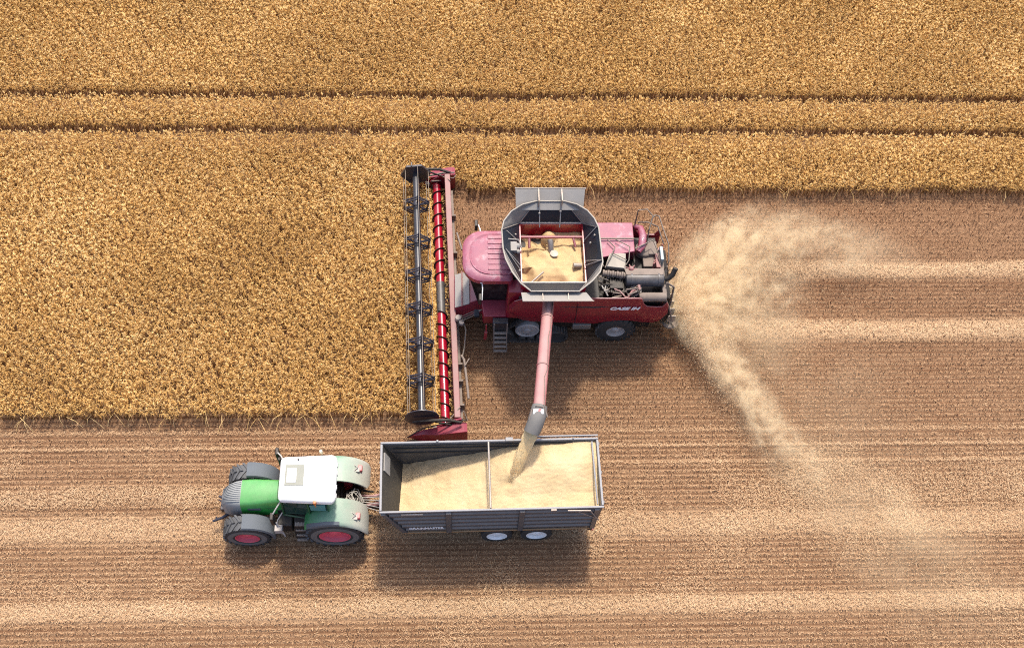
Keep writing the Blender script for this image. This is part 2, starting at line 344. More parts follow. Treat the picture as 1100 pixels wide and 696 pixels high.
# ------------------------------------------------------------------ standing wheat
CROP_S, CROP_N = 17.74, 28.08      # southern edges of the block left of the header and of the strip behind
CUT_X = -1.12                      # the knife line under the reel
def header_shift(y): return -(y - 22.65) * math.tan(R(2.1))
def in_crop(x, y, wob=0):
    left = (x < CUT_X + header_shift(y) + wob) & (y > CROP_S + wob)
    north = y > CROP_N + wob + .35 * ((x < .4) & (x > -1.6))
    t1 = np.abs(y - 32.98) < .21; t2 = np.abs(y - 31.05) < .21
    return (left | north) & ~(t1 | t2)
def wheat():
    x0, x1, y0, y1 = -24.5, 31.5, 17.4, 43.0
    dens = 340; n = int((x1 - x0) * (y1 - y0) * dens)
    # plants stand in tufts round jittered centres, with dark slits between them
    x = rng.uniform(x0, x1, n); y = rng.uniform(y0, y1, n)
    SX, SY = .130, .150
    iy = np.round(y / SY); ix = np.round(x / SX + .5 * (iy % 2)); cx = (ix - .5 * (iy % 2)) * SX; cy = iy * SY
    def hsh(a, b_, q): return np.modf(np.abs(np.sin(a * 12.9898 + b_ * 78.233 + q * 37.719) * 43758.5453))[0]
    jx = (hsh(ix, iy, 1) - .5) * .09; jy = (hsh(ix, iy, 2) - .5) * .09; tuft = hsh(ix, iy, 3); tl = hsh(ix, iy, 4) * 6.283
    k = rng.random(n) < .95
    x = np.where(k, cx + jx + (x - cx) * .40, x); y = np.where(k, cy + jy + (y - cy) * .36, y)
    wob = (vnoise(x, y, .5, 3) - .5) * .16 + (rng.random(n) - .5) * .06
    keep = in_crop(x, y, wob); x, y, tuft, tl = x[keep], y[keep], tuft[keep], tl[keep]; n = len(x)
    h = .62 + .19 * tuft + .05 * vnoise(x, y, 1.2, 5) + rng.normal(0, .02, n)
    # lean: wind-swept waves + own direction
    ax = (vnoise(x, y, 2.5, 31) - .5) * .5 + np.cos(tl) * .26 + rng.normal(0, .10, n) - .05
    ay = (vnoise(x, y, 2.5, 33) - .5) * .4 + np.sin(tl) * .26 + rng.normal(0, .10, n) - .12
    tone = np.clip(.56 + .26 * vnoise(x, y, 3.5, 41) + .22 * (vnoise(x, y, .9, 43) - .5) + .25 * (tuft - .5) + rng.normal(.05, .14, n), 0, 1)
    base = np.stack([x, y, np.zeros(n)], 1)
    neck = np.stack([x + ax * .13, y + ay * .13, h], 1)
    d = np.stack([ax * 1.5, ay * 1.5, np.full(n, 1.0) + rng.normal(0, .12, n)], 1)
    d /= np.linalg.norm(d, axis=1)[:, None]
    L = rng.uniform(.12, .18, n)[:, None]
    ph = rng.uniform(0, 2 * np.pi, n); rad = rng.uniform(.015, .024, n)[:, None]
    a = np.stack([np.cos(ph), np.sin(ph), np.zeros(n)], 1); a -= d * (a * d).sum(1)[:, None]; a /= np.linalg.norm(a, axis=1)[:, None]
    b = np.cross(d, a)
    mid = neck + d * L * .42
    r3 = [mid + (a * math.cos(t) + b * math.sin(t)) * rad for t in (0, 2.094, 4.189)]
    tip = neck + d * L
    st = np.stack([-np.sin(ph), np.cos(ph), np.zeros(n)], 1) * .006
    # leaf: a bent blade from the stem
    lp = rng.uniform(0, 2 * np.pi, n); ld = np.stack([np.cos(lp), np.sin(lp), np.zeros(n)], 1)
    lw = np.stack([-np.sin(lp), np.cos(lp), np.zeros(n)], 1) * .007
    lb = base + (neck - base) * rng.uniform(.6, .9, n)[:, None]
    lm = lb + ld * .07 + np.array([0, 0, .05]); lt = lb + ld * .16 + np.array([0, 0, -.01])
    V = np.stack([base - st, base + st, neck, r3[0], r3[1], r3[2], tip, lb - lw, lb + lw, lm - lw, lm + lw, lt], 1)  # 12
    T = np.array([(0, 1, 2), (2, 4, 3), (2, 5, 4), (2, 3, 5), (6, 3, 4), (6, 4, 5), (6, 5, 3), (7, 8, 9), (8, 10, 9), (9, 10, 11)])
    tr = (T[None] + (np.arange(n) * 12)[:, None, None]).reshape(-1, 3)
    tn = np.repeat(tone[:, None], 12, 1); tn[:, :2] = 0; tn[:, 2] *= .5; tn[:, 7:] = tn[:, 7:] * .5  # stem feet coloured dark to deepen the shade in the gaps; leaves browner
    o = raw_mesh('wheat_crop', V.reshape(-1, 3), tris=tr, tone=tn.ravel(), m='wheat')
    tag(o, 'ripe golden standing wheat with two dark tramlines running through it', 'wheat crop', kind='stuff')
wheat()

# fallen stalks hanging out over the cut edges
def edge_stalks():
    vs, fs, tn = [], [], []
    spots = [(rng.uniform(-22, -1.5), CROP_S, -1) for _ in range(75)] + [(rng.uniform(0.5, 30), CROP_N, -1) for _ in range(28)]
    for (x, y, s) in spots:
        L = rng.uniform(.25, .75); a = rng.uniform(-2.6, -.5); z0 = rng.uniform(.25, .6)
        p0 = Vector((x, y + rng.uniform(-.05, .2), z0)); p1 = p0 + Vector((math.cos(a) * L * .6, math.sin(a) * L * .5, .0)); p2 = p0 + Vector((math.cos(a) * L, math.sin(a) * L * .8, -z0 * .8))
        w_ = Vector((-math.sin(a), math.cos(a), 0)) * .007
        k = len(vs); vs += [p0 - w_, p0 + w_, p1 - w_, p1 + w_, p2 - w_, p2 + w_]
        fs += [(k, k + 1, k + 3, k + 2), (k + 2, k + 3, k + 5, k + 4)]; t = rng.uniform(.5, 1); tn += [t] * 6
    raw = raw_mesh('bent_stalks', np.array([tuple(v) for v in vs]), quads=np.array(fs), tone=np.array(tn), m='wheat')
    tag(raw, 'loose bent stalks leaning out over the cut edges of the wheat', 'straw', kind='stuff')
edge_stalks()

# ------------------------------------------------------------------ stubble and straw
def bands(x, y):
    """where the straw chopper laid its thick strips"""
    b = np.zeros_like(x)
    wv = (vnoise(x, y * 0, 3., 61) - .5) * .25
    r = np.clip((x - 8.3) / 2.0, 0, 1)
    b += np.exp(-((y - 24.35 + wv) / .34) ** 4) * r
    b += np.exp(-((y - 21.5 + wv) / .42) ** 4) * r
    b += .85 * np.exp(-((y - 13.55 + wv * .6) / .45) ** 4) * (.55 + .45 * vnoise(x, y, 2.5, 62))
    b += .95 * np.exp(-((y - 10.65 + wv * .6) / .32) ** 4) * (.6 + .4 * vnoise(x, y, 2.5, 63))
    b += .75 * np.exp(-((y - 14.75 + wv) / .4) ** 4) * np.clip((-x - 6) / 3, 0, 1)
    b += .5 * np.exp(-((y - 14.9 + wv) / .9) ** 4) * np.clip((x - 9) / 4, 0, 1)
    b += .6 * np.exp(-((y - 16.62) / .07) ** 4) + .5 * np.exp(-((y - 15.92) / .06) ** 4)*(x > 4) + .55 * np.exp(-((y - 17.25) / .06) ** 4)
    b += .4 * np.clip((vnoise(x, y, 1.6, 64) - .62) * 4, 0, 1) * (y < 16.5)
    return np.clip(b, 0, 1.3)
def stubble():
    rows = np.arange(8.0, 28.6, .20)
    xs = np.arange(-19, 31, .036)
    X, Y = np.meshgrid(xs, rows); x = X.ravel() + rng.normal(0, .015, X.size); y = Y.ravel()
    y = y + (vnoise(x, y, 4, 51) - .5) * .05 + rng.normal(0, .014, x.size)
    nn = y > 24.8                     # behind the header the stubble is patchier and the rows fade
    y = np.where(nn, y + rng.uniform(-.10, .10, x.size), y)
    x = x[~in_crop(x, y)] if False else x
    k = ~in_crop(x, y) & (rng.random(x.size) < .86)
    x, y = x[k], y[k]; n = len(x)
    h = rng.uniform(.07, .17, n)
    # wheel tracks press it flat
    h = np.where((np.abs(y - 16.62) < .1) | (np.abs(y - 15.92) < .1) | (np.abs(y - 17.25) < .1), .03, h)
    ph = rng.uniform(0, np.pi, n); wd = rng.uniform(.006, .013, n)
    dx = np.cos(ph) * wd; dy = np.sin(ph) * wd
    lx = rng.normal(0, .04, n); ly = rng.normal(-.01, .035, n)
    V = np.stack([np.stack([x - dx, y - dy, 0 * x], 1), np.stack([x + dx, y + dy, 0 * x], 1),
                  np.stack([x + dx + lx, y + dy + ly, h], 1), np.stack([x - dx + lx, y - dy + ly, h], 1)], 1)
    q = np.arange(n * 4).reshape(n, 4)
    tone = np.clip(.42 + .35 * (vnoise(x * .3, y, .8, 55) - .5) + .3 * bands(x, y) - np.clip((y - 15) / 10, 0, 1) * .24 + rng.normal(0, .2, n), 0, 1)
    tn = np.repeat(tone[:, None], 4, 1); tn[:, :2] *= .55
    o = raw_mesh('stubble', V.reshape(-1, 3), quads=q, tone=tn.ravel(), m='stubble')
    tag(o, 'short brown stubble in drill rows over the cut half of the field', 'stubble', kind='stuff')
stubble()
def straw():
    n0 = 1200000
    x = rng.uniform(-19, 31, n0); y = rng.uniform(8.0, 28.4, n0)
    row = np.round(y / .20) * .20; y = np.where(rng.random(n0) < .72 * (1 - np.clip(bands(x, y) * 1.6, 0, 1)), row + (y - row) * .32, y)
    b = bands(x, y); clump = np.clip((vnoise(x, y, .35, 71) - .45) * 3, 0, 1)
    puff = np.clip((vnoise(x, y, .22, 77) - .80) * 8, 0, 1) * (vnoise(x, y, 1.4, 78) > .5)
    pr = .10 + .10 * clump + .8 * puff + .85 * b + .05 * (y < 17)
    pr = np.where((y > 24.9) , pr * .65, pr)
    k = (rng.random(n0) < pr) & ~in_crop(x, y)
    x, y, b = x[k], y[k], b[k]; n = len(x)
    L = np.where(rng.random(n) < .07, rng.uniform(.10, .20, n), rng.uniform(.02, .08, n)); wd = rng.uniform(.003, .007, n)
    a = rng.uniform(0, 2 * np.pi, n); z = .015 + rng.uniform(0, .05, n) + b * rng.uniform(0, .11, n)
    tl = rng.normal(0, .18, n)
    dx, dy, dz = np.cos(a) * L / 2, np.sin(a) * L / 2, tl * L; px, py = -np.sin(a) * wd, np.cos(a) * wd
    z = z + np.abs(dz)
    V = np.stack([np.stack([x - dx - px, y - dy - py, z - dz], 1), np.stack([x - dx + px, y - dy + py, z - dz], 1),
                  np.stack([x + dx + px, y + dy + py, z + dz], 1), np.stack([x + dx - px, y + dy - py, z + dz], 1)], 1)
    tone = np.clip(.34 + .26 * b + rng.normal(0, .15, n) - np.clip((y - 15) / 10, 0, 1) * .16 * (1 - np.clip(b, 0, 1)), 0, 1)
    o = raw_mesh('loose_straw', V.reshape(-1, 3), quads=np.arange(n * 4).reshape(n, 4), tone=np.repeat(tone, 4), m='straw')
    tag(o, 'chopped pale straw scattered over the stubble, thickest in long strips', 'straw', kind='stuff')
straw()

# ------------------------------------------------------------------ wheels
def wheel(name, cx, yo, yi, R_, rr, parent, org, tyre='tyre', rim='rimgrey', lugs=22, lug_h=.035, dish=.12, hubc=None):
    """wheel whose outer face lies at yo, inner at yi (axle along Y). > rim, a sub-part"""
    sgn = 1 if yi > yo else -1; W = abs(yi - yo); c = (cx, yo, R_)
    t = MB(org)
    ro = R_ - lug_h
    prof = [(0.06 * W, rr), (0.015 * W, rr * 1.04), (0, rr + (ro - rr) * .35), (.02 * W, rr + (ro - rr) * .7), (.09 * W, ro * .97), (.2 * W, ro), (.8 * W, ro), (.91 * W, ro * .97), (.98 * W, rr + (ro - rr) * .7), (W, rr + (ro - rr) * .35), (.94 * W, rr)]
    rings = []
    nseg = 56
    for (d, r) in prof + [prof[0]]:
        rings.append([(c[0] + r * math.cos(2 * math.pi * k / nseg), c[1] + sgn * d, c[2] + r * math.sin(2 * math.pi * k / nseg)) for k in range(nseg)])
    t.loft(rings, cap=False)
    for side in (0, 1):      # chevron lugs
        for k in range(lugs):
            a0 = 2 * math.pi * (k + .5 * side) / lugs; da = 2 * math.pi / lugs
            d0, d1 = (.5 * W, .03 * W) if side == 0 else (.5 * W, .97 * W)
            pts = []
            for (d, aa, r0, r1) in ((d0, a0, ro - .01, R_), (d1, a0 + da * .95, ro * .955, R_ - .02)):
                for off in (-da * .17, da * .17):
                    for r in (r0, r1):
                        pts.append((c[0] + r * math.cos(aa + off), c[1] + sgn * d, c[2] + r * math.sin(aa + off)))
            a, b_, c_, d_, e, f, g_, h = pts
            t.hexa([a, c_, g_, e, b_, d_, h, f])
    to = t.build(name, tyre, parent, smooth=40)
    if tyre == 'tyre_grey':
        q = MB(org); q.loft([[(c[0] + r_ * math.cos(2 * math.pi * k / nseg), c[1] + sgn * d, c[2] + r_ * math.sin(2 * math.pi * k / nseg)) for k in range(nseg)]
                             for (d, r_) in ((.05 * W, rr * 1.06), (-.008, rr + (ro - rr) * .22), (-.012, rr + (ro - rr) * .40), (.015 * W, rr + (ro - rr) * .66), (.05 * W, rr + (ro - rr) * .66), (.05 * W, rr * 1.06))], cap=False)
        q.build('sidewall', 'sidewall', to, smooth=60)
    r = MB(org)
    pr = [(.10 * W, rr * 1.015), (.03 * W, rr * 1.0), (.05 * W, rr * .93), (dish * 1.0, rr * .86), (dish * 1.5, rr * .5), (dish * .9, rr * .42), (dish * .6, rr * .22), (dish * .5, .02), (W * .9, .03), (W * .92, rr * .99)]
    rings = [[(c[0] + q * math.cos(2 * math.pi * k / 40), c[1] + sgn * d, c[2] + q * math.sin(2 * math.pi * k / 40)) for k in range(40)] for (d, q) in pr]
    r.loft(rings, cap=False)
    for k in range(0):
        a = 0
        r.lathe((c[0] + rr * .33 * math.cos(a), c[1], c[2] + rr * .33 * math.sin(a)), 'y', [(sgn * dish * .55, .018), (sgn * dish * .9, .02)], 6)
    ri = r.build('rim', rim, to, smooth=40)
    return to

# ================================================================== COMBINE HARVESTER
CO = (3.5, 22.55, 0)
def combine():
    root = empty('combine_harvester', CO)
    tag(root, 'large red combine harvester cutting wheat with a wide front header and open full grain tank', 'combine harvester')
    B = lambda: MB(CO)
    # --- chassis and body
    b = B(); b.box(1.9, 7.3, 21.15, 23.95, .95, 2.85); b.box(2.2, 5.15, 21.0, 24.1, 2.2, 3.35)
    b.prism([(7.3, 1.2), (7.9, 1.5), (7.95, 2.5), (7.3, 2.85)], 'y', 21.45, 23.65)
    body = b.build('body_shell', 'dark', root, bevel=.03)
    def side(yo, s):
        # bulged side panel with the rear notch; s = +1 points out of the machine
        xs = [1.85, 2.05, 2.3, 2.7, 3.5, 4.5, 5.1, 5.6, 6.1, 6.55, 6.68, 6.80, 6.95, 7.3, 7.52, 7.66, 7.74]
        top = [2.9, 3.22, 3.36, 3.4, 3.4, 3.4, 3.4, 3.4, 3.4, 3.4, 3.38, 3.02, 2.84, 2.80, 2.82, 3.1, 2.9]
        bot = [2.55, 2.3, 1.95, 1.8, 1.72, 1.66, 1.62, 1.78, 1.86, 1.82, 1.78, 1.74, 1.70, 1.68, 1.78, 2.0, 2.3]
        bm = B(); rings = []
        for x, t, l in zip(xs, top, bot):
            ring = []
            for k in range(9):
                f = k / 8; z = t + (l - t) * f
                bulge = .13 * math.sin(min(1, f * 1.15) * math.pi * .62) - .17 * max(0, f - .55) ** 1.3 * 2
                ring.append((x, yo + s * bulge, z))
            ring += [(x, yo + s * (-.05), l), (x, yo - s * .05, t)]
            rings.append(ring)
        bm.loft(rings)
        p = bm.build('side_panel', 'red_clean', root, smooth=50)
        e = B(); e.tube([(x, yo - s * .01, t + .012) for x, t in zip(xs[1:], top[1:])], .018, 6)
        e.build('edge_trim', 'beam', p)
        sb = B(); zz = 2.93
        pts = []
        for i in range(16):
            x = 1.98 + i * (6.62 - 1.98) / 15; wd = .012 + .06 * min(1, i / 9)
            f = (3.4 - zz) / (3.4 - 1.7); y = yo + s * (.13 * math.sin(f * 1.15 * math.pi * .62) + .006)
            pts.append([(x, y, zz - wd - .02), (x, y - s * .01 + s * .0, zz + wd - .02), (x, y - s * .03, zz + wd - .02), (x, y - s * .03, zz - wd - .02)])
        sb.loft(pts); sb.build('stripe', 'stripe', p, smooth=0)
        if s < 0:
            text_part('lettering', 'CASE IH', .20, 6.08, yo - .125, 2.91, 'letter', p, CO, shear=.35, tilt=82, xs=1.5, bold=.008)
        sm = B()
        for x in (4.35,): sm.box(x - .006, x + .006, yo + s * .09, yo + s * .145, 1.9, 3.3)
        sm.build('panel_gap', 'stripe', p)
    side(20.92, -1); side(24.18, 1)
    # red shoulder between cab and tank
    b = B(); b.hexa([(1.75, 21.0, 1.9), (2.35, 20.98, 1.9), (2.35, 21.6, 1.9), (1.75, 21.6, 1.9), (1.82, 21.2, 3.45), (2.35, 21.08, 3.6), (2.35, 21.7, 3.6), (1.82, 21.7, 3.45)])
    b.hexa([(1.75, 23.5, 1.9), (2.35, 23.5, 1.9), (2.35, 24.12, 1.9), (1.75, 24.1, 1.9), (1.82, 23.4, 3.45), (2.35, 23.4, 3.6), (2.35, 24.0, 3.6), (1.82, 23.9, 3.45)])
    b.split('front_cowl', 'red', root, bevel=.04)
    # --- cab
    b = B(); b.hexa([(.75, 21.78, 1.75), (1.85, 21.72, 1.75), (1.85, 23.4, 1.75), (.75, 23.34, 1.75), (.42, 21.66, 3.5), (1.9, 21.62, 3.5), (1.9, 23.5, 3.5), (.42, 23.46, 3.5)])
    cab = b.build('cab', 'glass', root, bevel=.09, seg=3)
    def roundroof(x0, x1, y0, y1, z0, z1, nx=9):
        rings = []
        for (z, ins) in ((z0, .10), (z0 + .05, .0), (z1 - .10, 0), (z1 - .03, .06), (z1, .18)):
            ring = []
            r = .75 - ins * .3
            for (cx, cy, a0, rr) in ((x1, y1, 0, .14), (x0, y1, 90, r), (x0, y0, 180, r), (x1, y0, 270, .14)):
                sx = 1 if cx == x1 else -1; sy = 1 if cy == y1 else -1
                ccx, ccy = cx - sx * (rr + ins), cy - sy * (rr + ins)
                for k in range(7):
                    a = R(a0 + 90 * k / 6); ring.append((ccx + rr * math.cos(a), ccy + rr * math.sin(a), z))
            rings.append(ring)
        return rings
    b = B(); b.loft(roundroof(.16, 1.98, 21.46, 23.66, 3.52, 3.86))
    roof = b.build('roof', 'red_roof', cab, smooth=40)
    b = B(); b.loft(roundroof(.42, 1.96, 21.68, 23.44, 3.85, 3.905))
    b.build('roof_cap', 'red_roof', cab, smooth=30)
    b = B()
    for k in range(7): b.box(1.08, 1.92, 21.86 + k * .225, 21.89 + k * .225 + .10, 3.905, 3.93)
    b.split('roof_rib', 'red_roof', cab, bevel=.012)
    for (x, y) in ((.36, 21.9), (.30, 22.3), (.30, 22.8), (.36, 23.2)):
        b = B(); b.box(x - .09, x + .02, y - .1, y + .1, 3.58, 3.72); b.split('work_lamp', 'lampwhite', cab, bevel=.02)
    for y in (21.74, 23.42):
        b = B(); b.tube([(.78, y, 1.75), (.46, y - .06 * (1 if y < 22 else -1), 3.5)], .035, 8); b.tube([(1.86, y, 1.75), (1.88, y, 3.5)], .035, 8)
        b.split('pillar', 'black', cab)
    for (pts, plate) in (([(.85, 23.4, 3.55), (.82, 23.9, 3.52), (.76, 24.15, 3.45)], (.62, .74, 24.1, 24.4)), ([(.86, 21.7, 3.6), (.88, 21.3, 3.5), (.86, 21.0, 3.2)], (.74, .84, 20.85, 21.15))):
        b = B(); b.tube(pts, .022, 8); mr = b.build('mirror_arm', 'rimwhite', root)
        b = B(); b.box(*plate, 3.1, 3.45); b.build('mirror', 'black', mr, bevel=.03)
    b = B(); b.ball((.84, 21.52, 3.62), .07); b.build('beacon', 'lampwhite', root)
    # antennas / handrails by the cab
    b = B(); b.tube([(1.0, 23.72, 2.0), (1.0, 23.9, 2.9), (1.95, 23.95, 2.9), (1.95, 23.9, 2.0)], .022, 6); b.build('handrail', 'rail', root)
    # platform, steps
    b = B(); b.hexa([(.92, 20.98, 1.55), (1.82, 20.98, 1.55), (1.95, 21.75, 1.55), (.85, 21.75, 1.55), (.95, 21.02, 2.0), (1.78, 21.02, 2.0), (1.93, 21.72, 2.05), (.86, 21.72, 2.05)])
    b.build('platform', 'red', root, bevel=.03)
    b = B(); b.box(1.28, 1.86, 20.74, 20.98, 1.45, 1.98); b.build('step_box', 'bluesteel', root, bevel=.03)
    lad = B()
    for x in (1.33, 1.82): lad.tube([(x, 20.72, 1.95), (x, 20.62, 1.2), (x + .02, 20.42, .35)], .025, 6)
    for k in range(5):
        f = k / 4; lad.box(1.34, 1.82, 20.66 - .24 * f - .04, 20.66 - .24 * f + .06, 1.32 - .95 * f, 1.35 - .95 * f)
    lad.build('ladder', 'steel', root)
    b = B(); b.tube([(1.05, 20.95, .95), (1.02, 20.93, .45)], .06, 8); b.tube([(1.05, 20.95, 1.5), (1.05, 20.95, .95)], .03, 6); b.build('reflector_post', 'lampred', root)
    # --- feeder house
    b = B(); b.hexa([(-.15, 21.72, .55), (1.9, 21.9, 1.15), (1.9, 23.2, 1.15), (-.15, 23.15, .55), (-.15, 21.72, 1.45), (1.2, 21.9, 2.05), (1.2, 23.2, 2.05), (-.15, 23.15, 1.45)])
    fh = b.build('feeder_house', 'red_dusty', root, bevel=.03)
    b = B(); b.hexa([(-.13, 21.7, 1.46), (.42, 21.72, 1.72), (.42, 23.18, 1.72), (-.13, 23.18, 1.46), (-.13, 21.7, 1.50), (.42, 21.72, 1.76), (.42, 23.18, 1.76), (-.13, 23.18, 1.50)])
    b.build('cover_plate', 'grey', fh, bevel=.01)
    b = B(); b.tube([(.14, 21.66, 1.67), (.14, 23.22, 1.67)], .025, 6); b.build('hinge', 'beam', fh)
    b = B()
    for k in range(3):
        y = 21.5 - .12 * k; b.tube([(-.1, y, 1.2 + .05 * k), (.15, y - .1, 1.35 + .05 * k), (.5, y + .02 * k, 1.5), (.9, 21.5, 1.7)], .018, 6)
    b.tube([(.1, 21.5, 1.3), (.28, 20.9, 1.2), (.22, 20.3, .9), (.12, 19.8, .85)], .03, 7)
    b.build('hydraulic_hose', 'rail', fh)
    b = B(); b.lathe((.0, 21.3, 1.35), 'z', [(0, .14), (.12, .12), (.14, .03)], 14); b.lathe((.12, 21.12, 1.3), 'z', [(0, .12), (.12, .1), (.13, .03)], 14)
    b.split('coupling', 'steel', fh, bevel=.01)
    b = B(); b.box(.6, .8, 21.25, 21.55, 1.5, 1.65); b.build('valve_box', 'charcoal', fh, bevel=.02)
    # --- header
    def tf(v):
        d = v - Vector((-.5, 22.65, 0)); a = R(2.1)
        return Vector((-.5 + d.x * math.cos(a) - d.y * math.sin(a), 22.65 + d.x * math.sin(a) + d.y * math.cos(a), v.z))
    HB = lambda: MB(CO, tf)
    Y0, Y1 = 17.15, 28.25
    h = HB()
    # trough
    prof = [(-1.12, .14), (-1.02, .10), (-.62, .20), (-.30, .32), (-.22, .50), (-.22, 1.05), (-.15, 1.05), (-.15, .28), (-.6, .10), (-1.02, .02), (-1.12, .08)]
    h.prism(prof, 'y', Y0, Y1)
    hd = h.build('header', 'trough', root, smooth=0)
    h = HB(); h.box(-.35, -.13, Y0 + .05, Y1 - .05, 1.06, 1.30); h.build('top_beam', 'beam', hd, bevel=.03)
    h = HB(); h.box(-.12, -.02, Y0 + .3, Y1 - .4, .45, .6)
    h.tube([(.0, 19.9, 1.0), (.1, 19.7, 1.0), (.16, 18.9, .98), (.2, 18.1, .95)], .05, 8)
    for y in (17.9, 18.9, 19.6, 24.6, 26.4): h.box(-.14, .04, y - .04, y + .04, .5, .9)
    h.tube([(.12, 19.4, 1.1), (.3, 19.75, 1.0)], .025, 6); h.tube([(.05, 25.4, 1.1), (.22, 24.6, 1.05)], .04, 6)
    h.build('rear_frame', 'beige', hd, bevel=.01)
    h = HB()
    k = Y0
    while k < Y1 - .05:
        h.add([(-1.13, k, .13), (-1.13, k + .05, .13), (-1.24, k + .03, .11)], [(0, 1, 2)]); k += .076
    h.box(-1.16, -1.12, Y0, Y1, .09, .15); h.build('cutter_bar', 'steel', hd, smooth=0)
    # intake auger
    a = HB(); a.tube([(-.68, Y0 + .12, .62), (-.68, 21.95, .62)], .17, 24); a.tube([(-.68, 23.35, .62), (-.68, Y1 - .12, .62)], .17, 24)
    au = a.build('intake_auger', 'red_auger', hd, smooth=50)
    a = HB(); a.tube([(-.68, 21.95, .62), (-.68, 23.35, .62)], .17, 24)
    for i in range(14):
        y = 22.0 + i * .1; t = i * 2.1
        a.tube([(-.68 + .19 * math.cos(t), y, .62 + .19 * math.sin(t)), (-.68 + .34 * math.cos(t), y, .62 + .34 * math.sin(t))], .011, 5)
    a.build('feed_drum', 'silencer', au)
    def flight(ya, yb, hand):
        f = HB(); n = int(abs(yb - ya) / .56 * 22); ri = []
        for i in range(n + 1):
            y = ya + (yb - ya) * i / n; t = hand * 2 * math.pi * i / 22
            c, s = math.cos(t), math.sin(t)
            ri.append([(-.68 + .16 * c, y - .012, .62 + .16 * s), (-.68 + .245 * c, y - .005, .62 + .245 * s), (-.68 + .245 * c, y + .005, .62 + .245 * s), (-.68 + .16 * c, y + .012, .62 + .16 * s)])
        f.loft(ri); return f
    flight(Y0 + .15, 22.0, 1).build('flighting', 'black', au, smooth=60)
    flight(23.3, Y1 - .15, -1).build('flighting', 'black', au, smooth=60)
    # reel
    RX, RZ, RR = -1.52, 1.42, .52
    r = HB(); r.tube([(RX, Y0 + .05, RZ), (RX, Y1 - .1, RZ)], .14, 20)
    rl = r.build('reel', 'bluesteel', hd, smooth=50)
    ys = [18.66, 20.18, 21.69, 23.21, 24.75, 26.55]
    NB = 6; ph0 = .35
    def hexpt(k, rad, y, off=0): a_ = 2 * math.pi * k / NB + ph0 + off; return (RX + rad * math.cos(a_), y, RZ + rad * math.sin(a_))
    for y in ys:
        s = HB()
        for dy in (-.05, .05):
            for k in range(NB):
                s.tube([hexpt(k, .12, y), hexpt(k, RR, y + dy)], .03, 5)
                s.tube([hexpt(k, RR, y + dy), hexpt(k + 1, RR, y + dy)], .034, 5)
                s.tube([hexpt(k, RR, y + dy), hexpt(k, RR + .07, y + dy, .12)], .02, 5)
        s.tube([(RX, y - .09, RZ), (RX, y + .09, RZ)], .16, 18)
        s.build('spider', 'stripe', rl, smooth=40)
    for k in range(NB):
        s = HB(); p0 = hexpt(k, RR + .02, Y0 + .1); p1 = hexpt(k, RR + .02, Y1 - .15); s.tube([p0, p1], .011, 6)
        y = Y0 + .2
        while y < Y1 - .2:
            s.tube([(p0[0], y, p0[2]), (p0[0] + .03, y, p0[2] - .20)], .003, 3, False); y += .3
        s.build('tine_bar', 'tinebar', rl, smooth=40)
    # north end plate: flat six-sided shield; south end plate: shallow dish
    s = HB(); s.prism([(RX + .62 * math.cos(2 * math.pi * k / 6 + .1), RZ + .62 * math.sin(2 * math.pi * k / 6 + .1)) for k in range(6)], 'y', Y1 - .16, Y1 - .08)
    s.tube([(RX - .15, Y1 - .2, RZ + .62), (RX - .15, Y1 - .02, RZ + .62)], .03, 6)
    s.build('end_shield', 'stripe', rl, smooth=0)
    s = HB(); s.lathe((RX, Y0, RZ), 'y', [(-.02, .1), (-.02, .45), (.03, .62), (.06, .62), (.04, .2)], 6 * 4); s.build('end_shield', 'stripe', rl, smooth=30)
    # reel arms
    for y in (Y0 - .14, Y1 + .02):
        s = HB(); s.tube([(RX - .35, y, RZ + .05), (RX + .3, y, RZ + .12), (-.55, y, 1.5), (-.1, y, 1.25)], [.03, .06, .06, .05], 8)
        s.tube([(RX + .45, y, RZ + .0), (-.35, y + .05, .9)], .035, 7)
        s.build('reel_arm', 'black', hd)
    # crop dividers
    def divider(y0, s_):   # s_=-1 south, +1 north : rounded red side body with a pointed nose
        d = HB(); rings = []
        for (x, hw, z0, z1) in ((-2.12, .012, .14, .18), (-1.9, .05, .12, .34), (-1.5, .13, .1, .62), (-1.0, .20, .1, .86), (-.4, .25, .12, 1.02), (-.02, .26, .14, 1.10), (.10, .22, .2, 1.05)):
            yc = y0 + s_ * (.30 - .10 * (x < -1.4) - .06 * (x < -1.8))
            yi, yo = yc - s_ * hw, yc + s_ * hw
            rings.append([(x, yi, z0), (x, yo, z0), (x, yo + s_ * .0, z0 + (z1 - z0) * .6), (x, yc + s_ * hw * .55, z1), (x, yi, z1 * .99)])
        d.loft(rings); return d
    dv = divider(Y0, -1).build('crop_divider', 'red', hd, smooth=30, bevel=.02)
    s = HB(); s.tube([(-2.1, Y0 - .16, .2), (-1.5, Y0 - .06, .72), (-.6, Y0 - .04, 1.08), (.06, Y0 - .02, 1.2)], .025, 6); s.build('guide_bar', 'black', dv)
    dv = divider(Y1, 1).build('crop_divider', 'red', hd, smooth=30, bevel=.02)
    s = HB(); s.tube([(-2.0, Y1 + .16, .3), (-1.3, Y1 + .1, .9), (-.4, Y1 + .06, 1.2), (.06, Y1 + .02, 1.25)], .04, 6); s.build('guide_bar', 'beige', dv)
